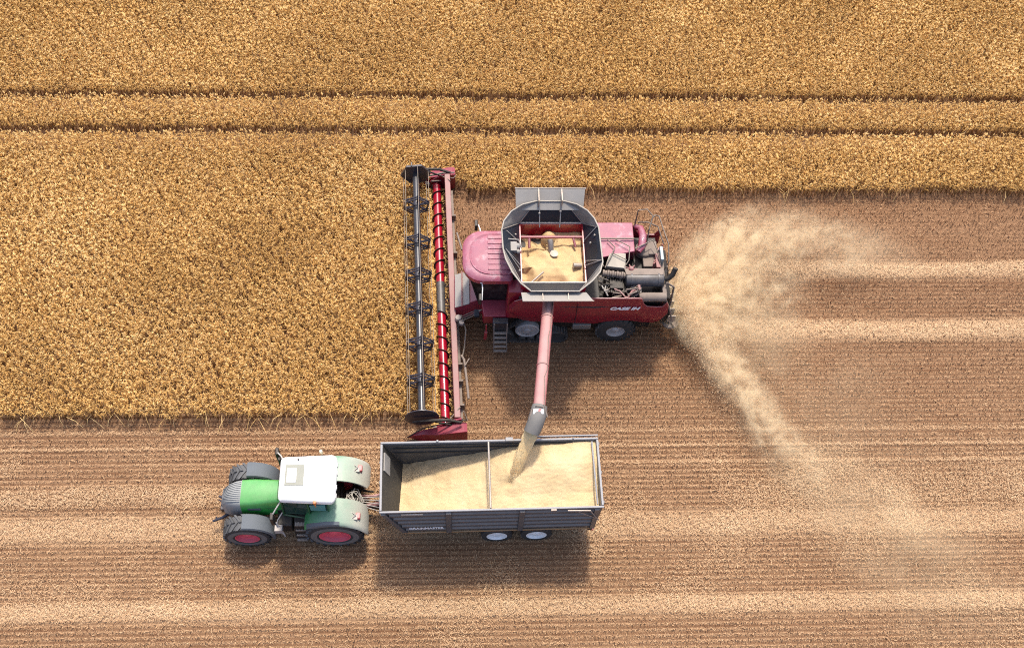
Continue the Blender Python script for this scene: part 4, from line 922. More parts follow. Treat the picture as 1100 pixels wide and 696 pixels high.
# ================================================================== TRACTOR
TO = (-5.6, 14.18, 0)
def tractor():
    root = empty('tractor', TO)
    tag(root, 'green tractor with white cab roof and dusty fenders pulling the grey trailer', 'tractor')
    B = lambda: MB(TO); CY = 14.16
    # chassis
    b = B(); b.box(-7.8, -3.7, CY - .28, CY + .28, .55, 1.15); b.box(-7.35, -7.05, CY - .8, CY + .8, .7, .95); b.box(-4.5, -4.0, CY - .8, CY + .8, .75, 1.25); b.box(-6.2, -4.1, CY - .5, CY + .5, .8, 1.5)
    b.build('chassis', 'dark', root, bevel=.03)
    for (yo, yi) in ((12.90, 13.52), (15.40, 14.78)):
        wheel('front_wheel', -7.24, yo, yi, .84, .42, root, TO, 'tyre_grey', 'rimpink', 20, .05, .13)
    for (yo, yi) in ((12.86, 13.62), (15.46, 14.70)):
        wheel('rear_wheel', -4.24, yo, yi, 1.02, .54, root, TO, 'tyre_grey', 'rimpink', 22, .055, .14)
    # front fenders: curved shells over the rear part of the front wheels
    for (y0, y1) in ((12.92, 13.50), (14.82, 15.38)):
        b = B(); rings = []
        for k in range(15):
            a = R(97 - 103 * k / 14); ra, rb = .92, .885
            ring = []
            for (y, dr) in ((y0, -.05), (y0 + .04, 0), (y1 - .04, 0), (y1, -.05)): ring.append((-7.20 + (ra + dr) * math.cos(a), y, .82 + (ra + dr) * math.sin(a)))
            for (y, dr) in ((y1 - .01, -.05), (y1 - .05, 0), (y0 + .05, 0), (y0 + .01, -.05)): ring.append((-7.20 + (rb + dr) * math.cos(a), y, .82 + (rb + dr) * math.sin(a)))
            rings.append(ring)
        b.loft(rings); b.build('front_fender', 'fendgrey', root, smooth=50)
    # rear fenders: wide flat top falling behind, rounded outer edge
    for (yw, s) in ((12.88, 1), (15.44, -1)):
        def sect(k, rr, m0):
            a = R(150 - 145 * k / 18)
            ra = 1.12 - rr
            x = -4.24 + ra * 1.02 * math.cos(a); z = 1.02 + ra * math.sin(a)
            top = math.sin(a)
            return x, z
        rings = []
        for k in range(19):
            x, z = sect(k, 0, 0); x2, z2 = sect(k, .05, 0)
            tp = min(1, k / 4, (18 - k) / 3 + .35)
            yi = yw + s * (.55 + .42 * tp)
            yo = yw + s * (.0 + .1 * (1 - tp))
            rings.append([(x, yo, z - .10), (x, yo + s * .04, z - .02), (x, yo + s * .14, z + .015), (x, yi, z + .02), (x2, yi, z2), (x2, yo + s * .14, z2), (x2, yo + s * .06, z2 - .05), (x2, yo + s * .02, z2 - .10)])
        ra_, rb_, rc_ = rings[:9], rings[8:13], rings[12:]
        b = B(); b.loft(ra_); f = b.build('rear_fender', 'fender_mix', root, smooth=50)
        b = B(); b.loft(rings[8:]); b.build('rear_fender_panel', 'fender_dust', f, smooth=50)
        if s == 1:
            b = B(); rg = []
            for r_ in rings[1:10]: rg.append([(r_[0][0], r_[0][1] - .006, r_[0][2] - .02), (r_[0][0], r_[0][1] - .006, r_[0][2] + .02), (r_[1][0], r_[1][1] - .004, r_[1][2] + .008), (r_[2][0], r_[2][1], r_[2][2] + .006), (r_[2][0], r_[2][1] + .02, r_[2][2] - .02)])
            b.loft(rg); b.build('edge_strip', 'fendgrey', f)
        lx, ly = -3.42, yw + s * .42
        b = B(); b.box(lx - .07, lx + .09, ly - .09, ly + .13, 1.74, 1.90); lp = b.build('tail_light', 'lampred', root, bevel=.03)
        b = B(); b.box(lx - .13, lx + .0, ly - .14, ly + .02, 1.76, 1.945); b.tube([(lx - .2, ly - .12, 1.95), (lx - .05, ly, 2.0), (lx - .2, ly + .12, 1.95)], .018, 6); b.build('lamp_guard', 'hose', lp)
    # bonnet
    b = B()
    rings = []
    for (x, hw, zt, zs) in ((-7.38, .50, 2.02, 1.15), (-7.0, .50, 2.08, 1.15), (-6.5, .46, 2.13, 1.2), (-5.98, .42, 2.16, 1.25)):
        rings.append([(x, CY - hw - .05, zs), (x, CY - hw - .02, zt - .32), (x, CY - hw + .04, zt - .09), (x, CY - hw + .14, zt - .01), (x, CY, zt + .02), (x, CY + hw - .14, zt - .01), (x, CY + hw - .04, zt - .09), (x, CY + hw + .02, zt - .32), (x, CY + hw + .05, zs)])
    b.loft(rings); bon = b.build('bonnet', 'green', root, smooth=40)
    b = B(); rings = []
    for (x, hw, zt, zs) in ((-8.12, .20, 1.45, .95), (-8.06, .32, 1.66, .95), (-7.85, .42, 1.86, 1.0), (-7.6, .48, 1.97, 1.1), (-7.38, .50, 2.015, 1.15)):
        rings.append([(x, CY - hw - .03, zs), (x, CY - hw - .01, zt - .3), (x, CY - hw + .05, zt - .09), (x, CY - hw * .7, zt - .01), (x, CY, zt + .015), (x, CY + hw * .7, zt - .01), (x, CY + hw - .05, zt - .09), (x, CY + hw + .01, zt - .3), (x, CY + hw + .03, zs)])
    b.loft(rings); gr = b.build('grille', 'noseg', bon, smooth=40)
    b = B()
    for k in range(-5, 6): b.tube([(-8.04, CY + k * .045, 1.69), (-7.85, CY + k * .06, 1.885 - abs(k) * .004), (-7.6, CY + k * .068, 1.99 - abs(k) * .004), (-7.4, CY + k * .07, 2.03 - abs(k) * .004)], .009, 4)
    b.split('grille_slat', 'fendgrey', gr)
    b = B(); b.tube([(-6.12, CY - .45, 1.9), (-6.12, CY - .32, 2.145), (-6.12, CY, 2.175), (-6.12, CY + .32, 2.145), (-6.12, CY + .45, 1.9)], .012, 5); b.build('panel_gap', 'darkgreen', bon)
    b = B(); b.box(-7.3, -6.2, CY - .505, CY - .49, 1.70, 1.715); b.build('trim_line', 'darkgreen', bon)
    for s in (-1, 1):
        b = B(); b.hexa([(-8.0, CY + s * .33, 1.25), (-7.55, CY + s * .50, 1.32), (-7.55, CY + s * .46, 1.32), (-8.0, CY + s * .28, 1.25), (-8.0, CY + s * .335, 1.5), (-7.5, CY + s * .505, 1.68), (-7.5, CY + s * .46, 1.68), (-8.0, CY + s * .28, 1.5)])
        b.build('headlight', 'lampwhite', bon, bevel=.01)
        b = B(); b.box(-7.15, -6.72, CY + s * .515 - .015, CY + s * .515 + .015, 1.62, 1.78); b.build('side_vent', 'fendgrey', bon, bevel=.01)
        b = B(); b.hexa([(-7.3, CY + s * .5, .95), (-6.1, CY + s * .45, 1.05), (-6.1, CY + s * .35, 1.05), (-7.3, CY + s * .4, .95), (-7.3, CY + s * .54, 1.3), (-6.1, CY + s * .46, 1.35), (-6.1, CY + s * .36, 1.35), (-7.3, CY + s * .42, 1.3)]); b.build('side_skirt', 'darkgreen', bon)
    # cab
    b = B(); b.hexa([(-5.98, 13.60, 1.35), (-4.42, 13.42, 1.55), (-4.42, 14.90, 1.55), (-5.98, 14.72, 1.35), (-5.86, 13.50, 3.0), (-4.32, 13.40, 3.0), (-4.32, 14.92, 3.0), (-5.86, 14.82, 3.0)])
    cab = b.build('cab', 'gglass', root, bevel=.07, seg=3)
    b = B()
    for (p, q) in (((-5.98, 13.58, 1.35), (-5.86, 13.48, 3.0)), ((-5.98, 14.74, 1.35), (-5.86, 14.84, 3.0)), ((-5.05, 13.44, 1.4), (-5.0, 13.40, 3.0)), ((-4.40, 13.40, 1.6), (-4.32, 13.38, 3.0)), ((-4.40, 14.92, 1.6), (-4.32, 14.94, 3.0))): b.tube([p, q], .035, 8)
    b.tube([(-5.98, 13.58, 1.38), (-5.05, 13.42, 1.30), (-4.42, 13.40, 1.55)], .04, 8)
    b.split('cab_pillar', 'darkgreen', cab)
    b = B(); b.hexa([(-4.95, 13.37, 2.25), (-4.45, 13.36, 2.25), (-4.45, 13.39, 2.25), (-4.95, 13.40, 2.25), (-4.95, 13.35, 2.75), (-4.42, 13.34, 2.8), (-4.42, 13.38, 2.8), (-4.95, 13.38, 2.75)]); b.build('side_window', 'bglass', cab, bevel=.01)
    b = B(); rings = []
    for (z, ins) in ((2.95, .10), (3.0, .0), (3.14, 0), (3.20, .05), (3.235, .20)):
        ring = []
        for (cx, cy, a0, r_) in ((-4.06, 14.99, 0, .20), (-5.93, 14.93, 90, .16), (-5.93, 13.38, 180, .16), (-4.06, 13.29, 270, .20)):
            sx = 1 if cx > -5 else -1; sy = 1 if cy > 14 else -1
            for k in range(6):
                a = R(a0 + 90 * k / 5); ring.append((cx - sx * (r_ + ins) + r_ * math.cos(a), cy - sy * (r_ + ins) + r_ * math.sin(a), z))
        rings.append(ring)
    b.loft(rings); rf = b.build('roof', 'white', cab, smooth=45)
    b = B(); b.box(-5.74, -5.12, 13.88, 14.62, 3.225, 3.25); b.build('hatch_frame', 'hatchgrey', rf, bevel=.02)
    b = B(); b.box(-5.68, -5.36, 13.98, 14.48, 3.25, 3.275); b.build('roof_hatch', 'white', rf, bevel=.03)
    b = B(); b.tube([(-5.34, 14.80, 3.2), (-5.34, 14.80, 3.28)], .03, 8); b.build('antenna_base', 'black', rf)
    b = B()
    for y in (13.6, 13.9, 14.4, 14.7): b.box(-4.12, -4.04, y - .08, y + .08, 2.9, 3.02)
    b.split('work_lamp', 'lampwhite', rf, bevel=.01)
    for (x, y, m) in ((-4.62, 15.12, 'cream'), (-4.72, 13.30, 'amber')):
        b = B(); b.tube([(x, y, 2.8), (x, y, 3.06)], .02, 6); b.lathe((x, y, 3.06), 'z', [(0, .055), (.1, .06), (.15, .05), (.17, .01)], 14); b.build('beacon', m, cab)
    # mirrors and exhaust
    for (s, y) in ((1, 14.86), (-1, 13.48)):
        b = B(); b.tube([(-5.86, y, 2.9), (-5.98, y + s * .22, 2.9), (-6.12, y + s * .40, 2.75)], .025, 7); ma = b.build('mirror_arm', 'hose' if s == 1 else 'rimgrey', cab)
        b = B(); b.hexa([(-6.22, y + s * .34, 2.2), (-6.10, y + s * .34, 2.2), (-6.10, y + s * .60, 2.2), (-6.22, y + s * .60, 2.2), (-6.22, y + s * .34, 2.75), (-6.10, y + s * .34, 2.75), (-6.10, y + s * .60, 2.75), (-6.22, y + s * .60, 2.75)]); b.build('mirror', 'black', ma, bevel=.03)
    b = B(); b.tube([(-6.0, 14.98, 1.3), (-6.02, 15.0, 2.4), (-6.05, 15.05, 2.75)], [.09, .09, .06], 12); b.build('exhaust_pipe', 'black', root)
    b = B(); b.tube([(-5.95, 13.45, 1.9), (-6.12, 13.25, 1.7), (-6.2, 13.1, 1.3), (-6.0, 13.02, 1.0)], .02, 6); b.box(-6.25, -6.0, 12.98, 13.2, 1.15, 1.4); b.tube([(-6.2, 13.25, 1.5), (-6.02, 13.02, 1.3), (-5.95, 12.98, .9)], .03, 6)
    b.build('grab_rail', 'rimgrey', root)
    # steps and tank on the left side
    b = B(); b.hexa([(-5.62, 13.0, .55), (-5.18, 13.0, .55), (-5.18, 13.6, .55), (-5.62, 13.6, .55), (-5.62, 13.18, 1.35), (-5.18, 13.18, 1.35), (-5.18, 13.6, 1.35), (-5.62, 13.6, 1.35)]); st = b.build('step_frame', 'black', root, bevel=.02)
    b = B()
    for k in range(4):
        y = 12.92 + .08 * k; z = .5 + .28 * k; b.box(-5.58, -5.22, y, y + .13, z, z + .03)
        for q in range(4): b.box(-5.57 + q * .1, -5.54 + q * .1, y, y + .13, z + .03, z + .05)
    b.split('step', 'steel', st)
    b = B(); b.box(-6.2, -5.68, 13.2, 13.7, .7, 1.3); b.build('fuel_tank', 'black', root, bevel=.06)
    # front linkage
    b = B(); b.tube([(-7.9, CY - .22, .7), (-8.2, CY - .38, .6), (-8.55, CY - .50, .55)], [.07, .06, .045], 8); b.tube([(-7.9, CY + .22, .7), (-8.2, CY + .32, .6), (-8.42, CY + .40, .62)], [.07, .06, .045], 8)
    b.box(-8.25, -7.9, CY - .2, CY + .2, .65, .9); b.tube([(-8.1, CY - .05, 1.1), (-8.3, CY + .1, 1.05)], .025, 6); b.tube([(-8.42, CY - .5, .55), (-8.42, CY - .35, .62)], .035, 6)
    b.build('front_linkage', 'stripe', root, bevel=.01)
    # rear linkage, couplings and hoses
    b = B(); b.box(-3.95, -3.4, CY - .35, CY + .35, .8, 1.15); b.tube([(-3.7, CY - .4, 1.2), (-3.2, CY - .45, .8), (-3.0, CY - .42, .75)], .04, 8); b.tube([(-3.7, CY + .4, 1.2), (-3.2, CY + .45, .8), (-3.0, CY + .45, .75)], .04, 8)
    b.box(-3.6, -3.25, CY - .08, CY + .08, .55, .75); b.build('rear_linkage', 'dark', root, bevel=.02)
    rr = random.Random(9)
    b = B()
    for k in range(11):
        x, y = -3.9 + rr.uniform(-.05, .1), CY + rr.uniform(-.3, .25); z = 1.5; pts = [(x, y, z)]
        for i in range(5): pts.append((x + .1 * (i + 1) + rr.uniform(-.08, .08), y + rr.uniform(-.22, .22), z + .22 * math.sin(i * .8) - .06 * i))
        b.tube(pts, rr.uniform(.012, .02), 6)
    b.build('hydraulic_hose', 'hose', root)
    return root
def fend_mat(name):
    """green plastic, clean in front, caked with pale field dust towards the rear"""
    m = bpy.data.materials.new(name); m.use_nodes = True; nt = m.node_tree; p = nt.nodes['Principled BSDF']
    tc = N(nt, 'ShaderNodeTexCoord'); sp = N(nt, 'ShaderNodeSeparateXYZ'); nt.links.new(tc.outputs['Object'], sp.inputs[0])
    x = math_node(nt, 'ADD', sp.outputs[0], math_node(nt, 'MULTIPLY', noise(nt, 2.2, 5), .7))
    c = mixc(nt, rampf(nt, x, .75, 1.75), (.03, .20, .06, 1), (.17, .29, .20, 1))
    c = mixc(nt, rampf(nt, x, 1.7, 2.7), c, (.42, .41, .35, 1))
    c = mixc(nt, rampf(nt, noise(nt, 14, 4), .5, .75, 0, .3), c, (.28, .26, .22, 1))
    nt.links.new(c, p.inputs['Base Color']); p.inputs['Roughness'].default_value = .45
    return m
M['fender_mix'] = fend_mat('dusty_green_fender'); M['fender_dust'] = M['fender_mix']
M['hatchgrey'] = mat('hatch_frame_grey', (.22, .23, .19, 1), .5, dust=.5, dustc=(.33, .32, .26, 1))
tractor()

# ================================================================== TRAILER
RO_ = (1.05, 14.18, 0)
def trailer():
    root = empty('grain_trailer', RO_, .9)
    tag(root, 'dark grey ribbed tipping trailer on four wheels filled with grain beneath the unloading tube', 'trailer')
    B = lambda: MB(RO_)
    YS, YN = 12.95, 15.40; ZT, ZB = 3.26, 1.42
    XF, XR = -2.58, 4.72; XFB, XRB = -1.92, 4.62
    # side walls (south and north)
    for (y, s, nm) in ((YS, -1, 0), (YN, 1, 0)):
        b = B(); yi = y - s * .05
        b.hexa([(XFB, yi if s < 0 else y, ZB), (XRB, yi if s < 0 else y, ZB), (XRB, y if s < 0 else yi, ZB), (XFB, y if s < 0 else yi, ZB),
                (XF, yi if s < 0 else y, ZT), (XR, yi if s < 0 else y, ZT), (XR, y if s < 0 else yi, ZT), (XF, y if s < 0 else yi, ZT)])
        sw = b.build('side_wall', 'trailer', root)
        def xf(z): return XFB + (XF - XFB) * (z - ZB) / (ZT - ZB)
        posts = [-.36, 2.06]
        segs = [(None, posts[0] - .09), (posts[0] + .09, posts[1] - .09), (posts[1] + .09, 4.45)]
        for k in range(5):
            z = ZB + .20 + k * .345
            for i, (a, c) in enumerate(segs):
                a_ = xf(z) + .18 if a is None else a
                if z > 2.9 and i == 0: pass
                r_ = B(); r_.hexa([(a_, y - s * .002 + s * .05, z - .03), (c, y + s * .048, z - .03), (c, y - s * .002, z - .09), (a_, y - s * .002, z - .09), (a_, y + s * .05, z + .03), (c, y + s * .05, z + .03), (c, y - s * .002, z + .10), (a_, y - s * .002, z + .10)])
                r_.build('wall_rib', 'trailer', sw, bevel=.008)
        p = B()
        for x in posts: p.box(x - .09, x + .09, y - .001 if s > 0 else y - .09, y + .09 if s > 0 else y + .001, ZB, ZT - .05)
        p.hexa([(XFB + .0, y, ZB), (XFB + .16, y, ZB), (XFB + .16, y + s * .07, ZB), (XFB, y + s * .07, ZB), (XF, y, ZT - .05), (XF + .16, y, ZT - .05), (XF + .16, y + s * .07, ZT - .05), (XF, y + s * .07, ZT - .05)])
        p.box(4.45, 4.62, min(y, y + s * .08), max(y, y + s * .08), ZB, ZT - .05)
        p.split('post', 'trailer', sw, bevel=.012)
        p = B(); p.box(XF - .03, XR + .03, y - .035, y + .035, ZT, ZT + .06); p.build('top_rail', 'rimtop', sw, bevel=.015)
        p = B(); p.box(XFB + .02, XRB, min(y + s * .01, y + s * .06), max(y + s * .01, y + s * .06), ZB - .06, ZB - .01); p.build('bottom_edge', 'rust', sw, bevel=.01)
        if s < 0:
            text_part('lettering', 'GRAINMASTER', .19, -1.12, y - .058, ZB + .41, 'letter', sw, RO_, tilt=86, xs=.92, bold=.003)
            text_part('lettering', '20', .12, -.05 - .62 + .22, y - .058, ZB + .41, 'hose', sw, RO_, tilt=86, xs=1.4) if False else None
            p = B(); p.box(-1.9, -1.2, y - .075, y - .052, ZT - .12, ZT - .04); p.build('reflector_strip', 'hose', sw)
            p = B(); p.tube([(3.55, y - .09, ZT - .0), (4.3, y - .09, ZT - .05), (4.66, y - .09, ZT - .95)], .028, 6); p.tube([(3.9, y - .09, ZT - .1), (4.55, y - .09, ZT - .75)], .022, 6); p.box(3.0, 3.18, y - .10, y - .052, ZT - .02, ZT + .08)
            p.build('door_lever', 'steel', sw)
    # front wall, floor
    b = B(); b.hexa([(XFB, YS + .052, ZB), (XFB + .05, YS + .052, ZB), (XFB + .05, YN - .052, ZB), (XFB, YN - .052, ZB), (XF, YS + .052, ZT), (XF + .05, YS + .052, ZT), (XF + .05, YN - .052, ZT), (XF, YN - .052, ZT)])
    fw = b.build('front_wall', 'trailer_in', root)
    b = B(); b.box(XF - .03, XF + .045, YS + .052, YN - .052, ZT, ZT + .066); b.build('top_rail', 'rimtop', fw, bevel=.012)
    b = B()
    for k, y in enumerate((13.35, 14.0, 14.7)):
        b.hexa([(XFB - .06, y, ZB), (XFB, y, ZB), (XFB, y + .08, ZB), (XFB - .06, y + .08, ZB), (XF - .06, y, ZT - .05), (XF, y, ZT - .05), (XF, y + .08, ZT - .05), (XF - .06, y + .08, ZT - .05)])
    b.split('front_rib', 'trailer', fw)
    b = B(); b.hexa([(XF + .22, 14.45, ZT - .55), (XF + .27, 14.45, ZT - .57), (XF + .27, 15.1, ZT - .57), (XF + .22, 15.1, ZT - .55), (XF + .075, 14.45, ZT - .08), (XF + .12, 14.45, ZT - .06), (XF + .12, 15.1, ZT - .06), (XF + .075, 15.1, ZT - .08)]); b.build('inspection_window', 'grey', fw)
    b = B(); b.box(XFB + .05, XRB - .05, YS + .052, YN - .052, ZB - .01, ZB + .04); b.build('floor', 'trailer_in', root)
    b = B()   # lining ribs inside the far wall
    for z in (2.6, 2.95, 3.15): b.box(-2.2, 4.6, YN - .085, YN - .052, z - .03, z + .03)
    b.split('inner_rib', 'trailer_in', root)
    # rear door
    b = B(); b.hexa([(XRB - .05, YS + .052, ZB), (XRB, YS + .052, ZB), (XRB, YN - .052, ZB), (XRB - .05, YN - .052, ZB), (XR - .05, YS + .052, ZT - .02), (XR, YS + .052, ZT - .02), (XR, YN - .052, ZT - .02), (XR - .05, YN - .052, ZT - .02)])
    rd = b.build('rear_door', 'trailer', root)
    b = B(); b.box(XR - .04, XR + .03, YS + .052, YN - .052, ZT - .018, ZT + .06); b.tube([(XR - .17, YS + .1, ZT + .0), (XR - .19, YN - .1, ZT + .02)], .03, 8); b.build('top_rail', 'rimtop', rd, bevel=.01)
    b = B()
    for y in (13.1, 14.15, 15.2): b.hexa([(XRB, y, ZB), (XRB + .07, y, ZB), (XRB + .07, y + .09, ZB), (XRB, y + .09, ZB), (XR, y, ZT - .03), (XR + .07, y, ZT - .03), (XR + .07, y + .09, ZT - .03), (XR, y + .09, ZT - .03)])
    b.split('door_rib', 'trailer', rd)
    b = B(); b.tube([(1.02, YS + .05, ZT + .04), (1.02, YN - .05, ZT + .04)], .035, 10); b.build('cross_bar', 'steel', root)
    b = B(); b.tube([(-.7, YN + .0, ZT + .07), (-.7, YN, ZT + .13)], .04, 8); b.tube([(3.9, YN, ZT + .07), (3.9, YN, ZT + .12)], .03, 8); b.box(1.6, 1.85, YN - .06, YN + .08, ZT + .07, ZT + .12); b.box(2.2, 4.75, YN + .09, YN + .14, ZT + .0, ZT + .07); b.split('rail_fitting', 'rimtop', root, bevel=.01)
    b = B(); b.box(4.0, 4.22, YS + .3, YS + .5, .6, .75); b.box(4.45, 4.6, YS + .1, YN - .1, .75, .95); b.split('bumper', 'dark', root, bevel=.02)
    for y in (YS + .25, YN - .25):
        b = B(); b.box(4.6, 4.66, y - .18, y + .18, .78, .92); b.build('tail_light', 'lampred', root, bevel=.01)
    # chassis, axles, wheels
    b = B(); b.box(-1.9, 4.5, 13.72, 13.86, .85, 1.28); b.box(-1.9, 4.5, 14.5, 14.64, .85, 1.28)
    for x in (-1.4, 0, 1.9, 3.6): b.box(x - .05, x + .05, 13.2, 15.1, 1.1, 1.28)
    b.hexa([(-1.9, 13.8, .85), (-1.9, 14.56, .85), (-3.2, 14.22, .62), (-3.2, 14.12, .62), (-1.9, 13.8, 1.05), (-1.9, 14.56, 1.05), (-3.2, 14.22, .74), (-3.2, 14.12, .74)])
    b.build('chassis', 'dark', root)
    b = B(); b.tube([(-1.9, 14.2, 1.05), (-3.1, 14.17, .8), (-3.35, 14.17, .72)], [.09, .07, .05], 10); b.tube([(-2.2, 14.65, 1.0), (-2.9, 14.42, 1.0), (-3.5, 14.35, 1.3)], .03, 7); b.tube([(-2.2, 14.6, .9), (-3.3, 14.38, .95)], .05, 7); b.split('drawbar', 'tube', root)
    b = B()
    for k in range(5): b.tube([(-2.1, 14.05 + .05 * k, 1.15), (-2.7, 13.85 + .12 * k, .95 + .05 * k), (-3.3, 13.95 + .08 * k, 1.25), (-3.7, 14.0 + .05 * k, 1.4)], .016, 6)
    b.split('air_line', 'hose', root)
    b = B(); b.tube([(-1.75, 13.5, 1.0), (-1.75, 13.5, .35)], .05, 8); b.box(-1.87, -1.63, 13.4, 13.6, .3, .35); b.build('parking_stand', 'steel', root)
    for x in (1.30, 2.68):
        b = B(); b.tube([(x, 13.3, .56), (x, 15.05, .56)], .07, 10); b.build('axle', 'dark', root)
        for (yo, yi) in ((12.97, 13.36), (15.38, 14.99)):
            wheel('trailer_wheel', x, yo, yi, .56, .36, root, RO_, 'tyre', 'rimwhite', 26, .015, .07)
    return root
trailer()

def gz(x, y):
    f = max(0, min(1, (x + 2.1) / 6.7))
    z = 1.62 + 1.08 * min(1, f * 1.75) + .55 * max(0, f - .48)
    # more grain against the near wall, sloping away from the heap under the spout
    z += (15.4 - y) / 2.4 * (.34 * (1 - f) + .02)
    z += .20 * math.exp(-((x - 3.0) ** 2 / 1.3 + (y - 14.45) ** 2 / .6)) - .16 * max(0, (x - 3.9)) * 1.0
    z += .30 * f * f * max(0, min(1, (y - 13.6)))
    d = math.hypot(x - 1.75, (y - 14.0)); z += .22 * math.exp(-d * d / .25) - .22 * math.exp(-d * d / .03)
    z -= .10 * math.exp(-((x - 1.45 - (14.1 - y) * .5) ** 2) / .05) * math.exp(-((y - 13.75) ** 2) / .12)
    z -= .05 * math.exp(-((x + 2.0) ** 2) / .05)
    return min(3.28, z) + .09 * n2(x, y, .8, 91) + .035 * n2(x, y, .22, 92) + .02 * n2(x, y * 2, .1, 93)
def gxi(fx, z):
    xa = -1.92 + (-2.58 + 1.92) * (z - 1.42) / (3.26 - 1.42) + .055; xb = 4.62 + .1 * (z - 1.42) / 1.84 - .055
    return xa + (xb - xa) * fx
o = heap('trailer_grain', -2.2, 4.62, 13.01, 15.34, gz, 'grain', RO_, 1.47, 200, 80, gxi)
o.location = RO_; o.rotation_euler = (0, 0, R(.9))
tag(o, 'pale wheat grain heaped in the trailer, lower at its front end', 'grain', kind='stuff')

# falling stream of grain from the spout
b = MB((2.2, 15.0, 3))
P_ = [(2.44, 15.36, 4.30), (2.26, 15.02, 3.92), (2.05, 14.66, 3.55), (1.92, 14.38, 3.22), (1.82, 14.16, 2.95), (1.75, 14.02, 2.62)]
rr = random.Random(5); rings = []
for i in range(26):
    f = i / 25 * (len(P_) - 1); k = min(int(f), len(P_) - 2); q = f - k
    c = Vector(P_[k]).lerp(Vector(P_[k + 1]), q); wd = .245 - .13 * (i / 25)
    rings.append([(c.x + wd * (1 + .13 * rr.uniform(-1, 1)) * math.cos(a), c.y + wd * .9 * (1 + .13 * rr.uniform(-1, 1)) * math.sin(a) * .8, c.z + wd * .5 * math.sin(a)) for a in [2 * math.pi * t / 18 for t in range(18)]])
b.loft(rings)
for i in range(2200):
    f = rr.random() ** .6 * (len(P_) - 1.001); k = int(f); q = f - k; c = Vector(P_[k]).lerp(Vector(P_[k + 1]), q); r_ = .26 - .14 * f / 5
    a = rr.uniform(0, 6.28); p = c + Vector((math.cos(a) * r_ * rr.uniform(.6, 1.2), math.sin(a) * r_ * .8, rr.uniform(-.1, .1)))
    s_ = .010; b.add([p + Vector((s_, 0, 0)), p + Vector((-s_, s_, 0)), p + Vector((-s_, -s_, 0)), p + Vector((0, 0, s_ * 2))], [(0, 1, 2), (0, 1, 3), (1, 2, 3), (2, 0, 3)])
o = b.build('grain_stream', 'stream', None, smooth=60); o.location = (2.2, 15.0, 3)
tag(o, 'stream of wheat grain pouring from the grey rubber spout onto the heap', 'grain', kind='stuff')

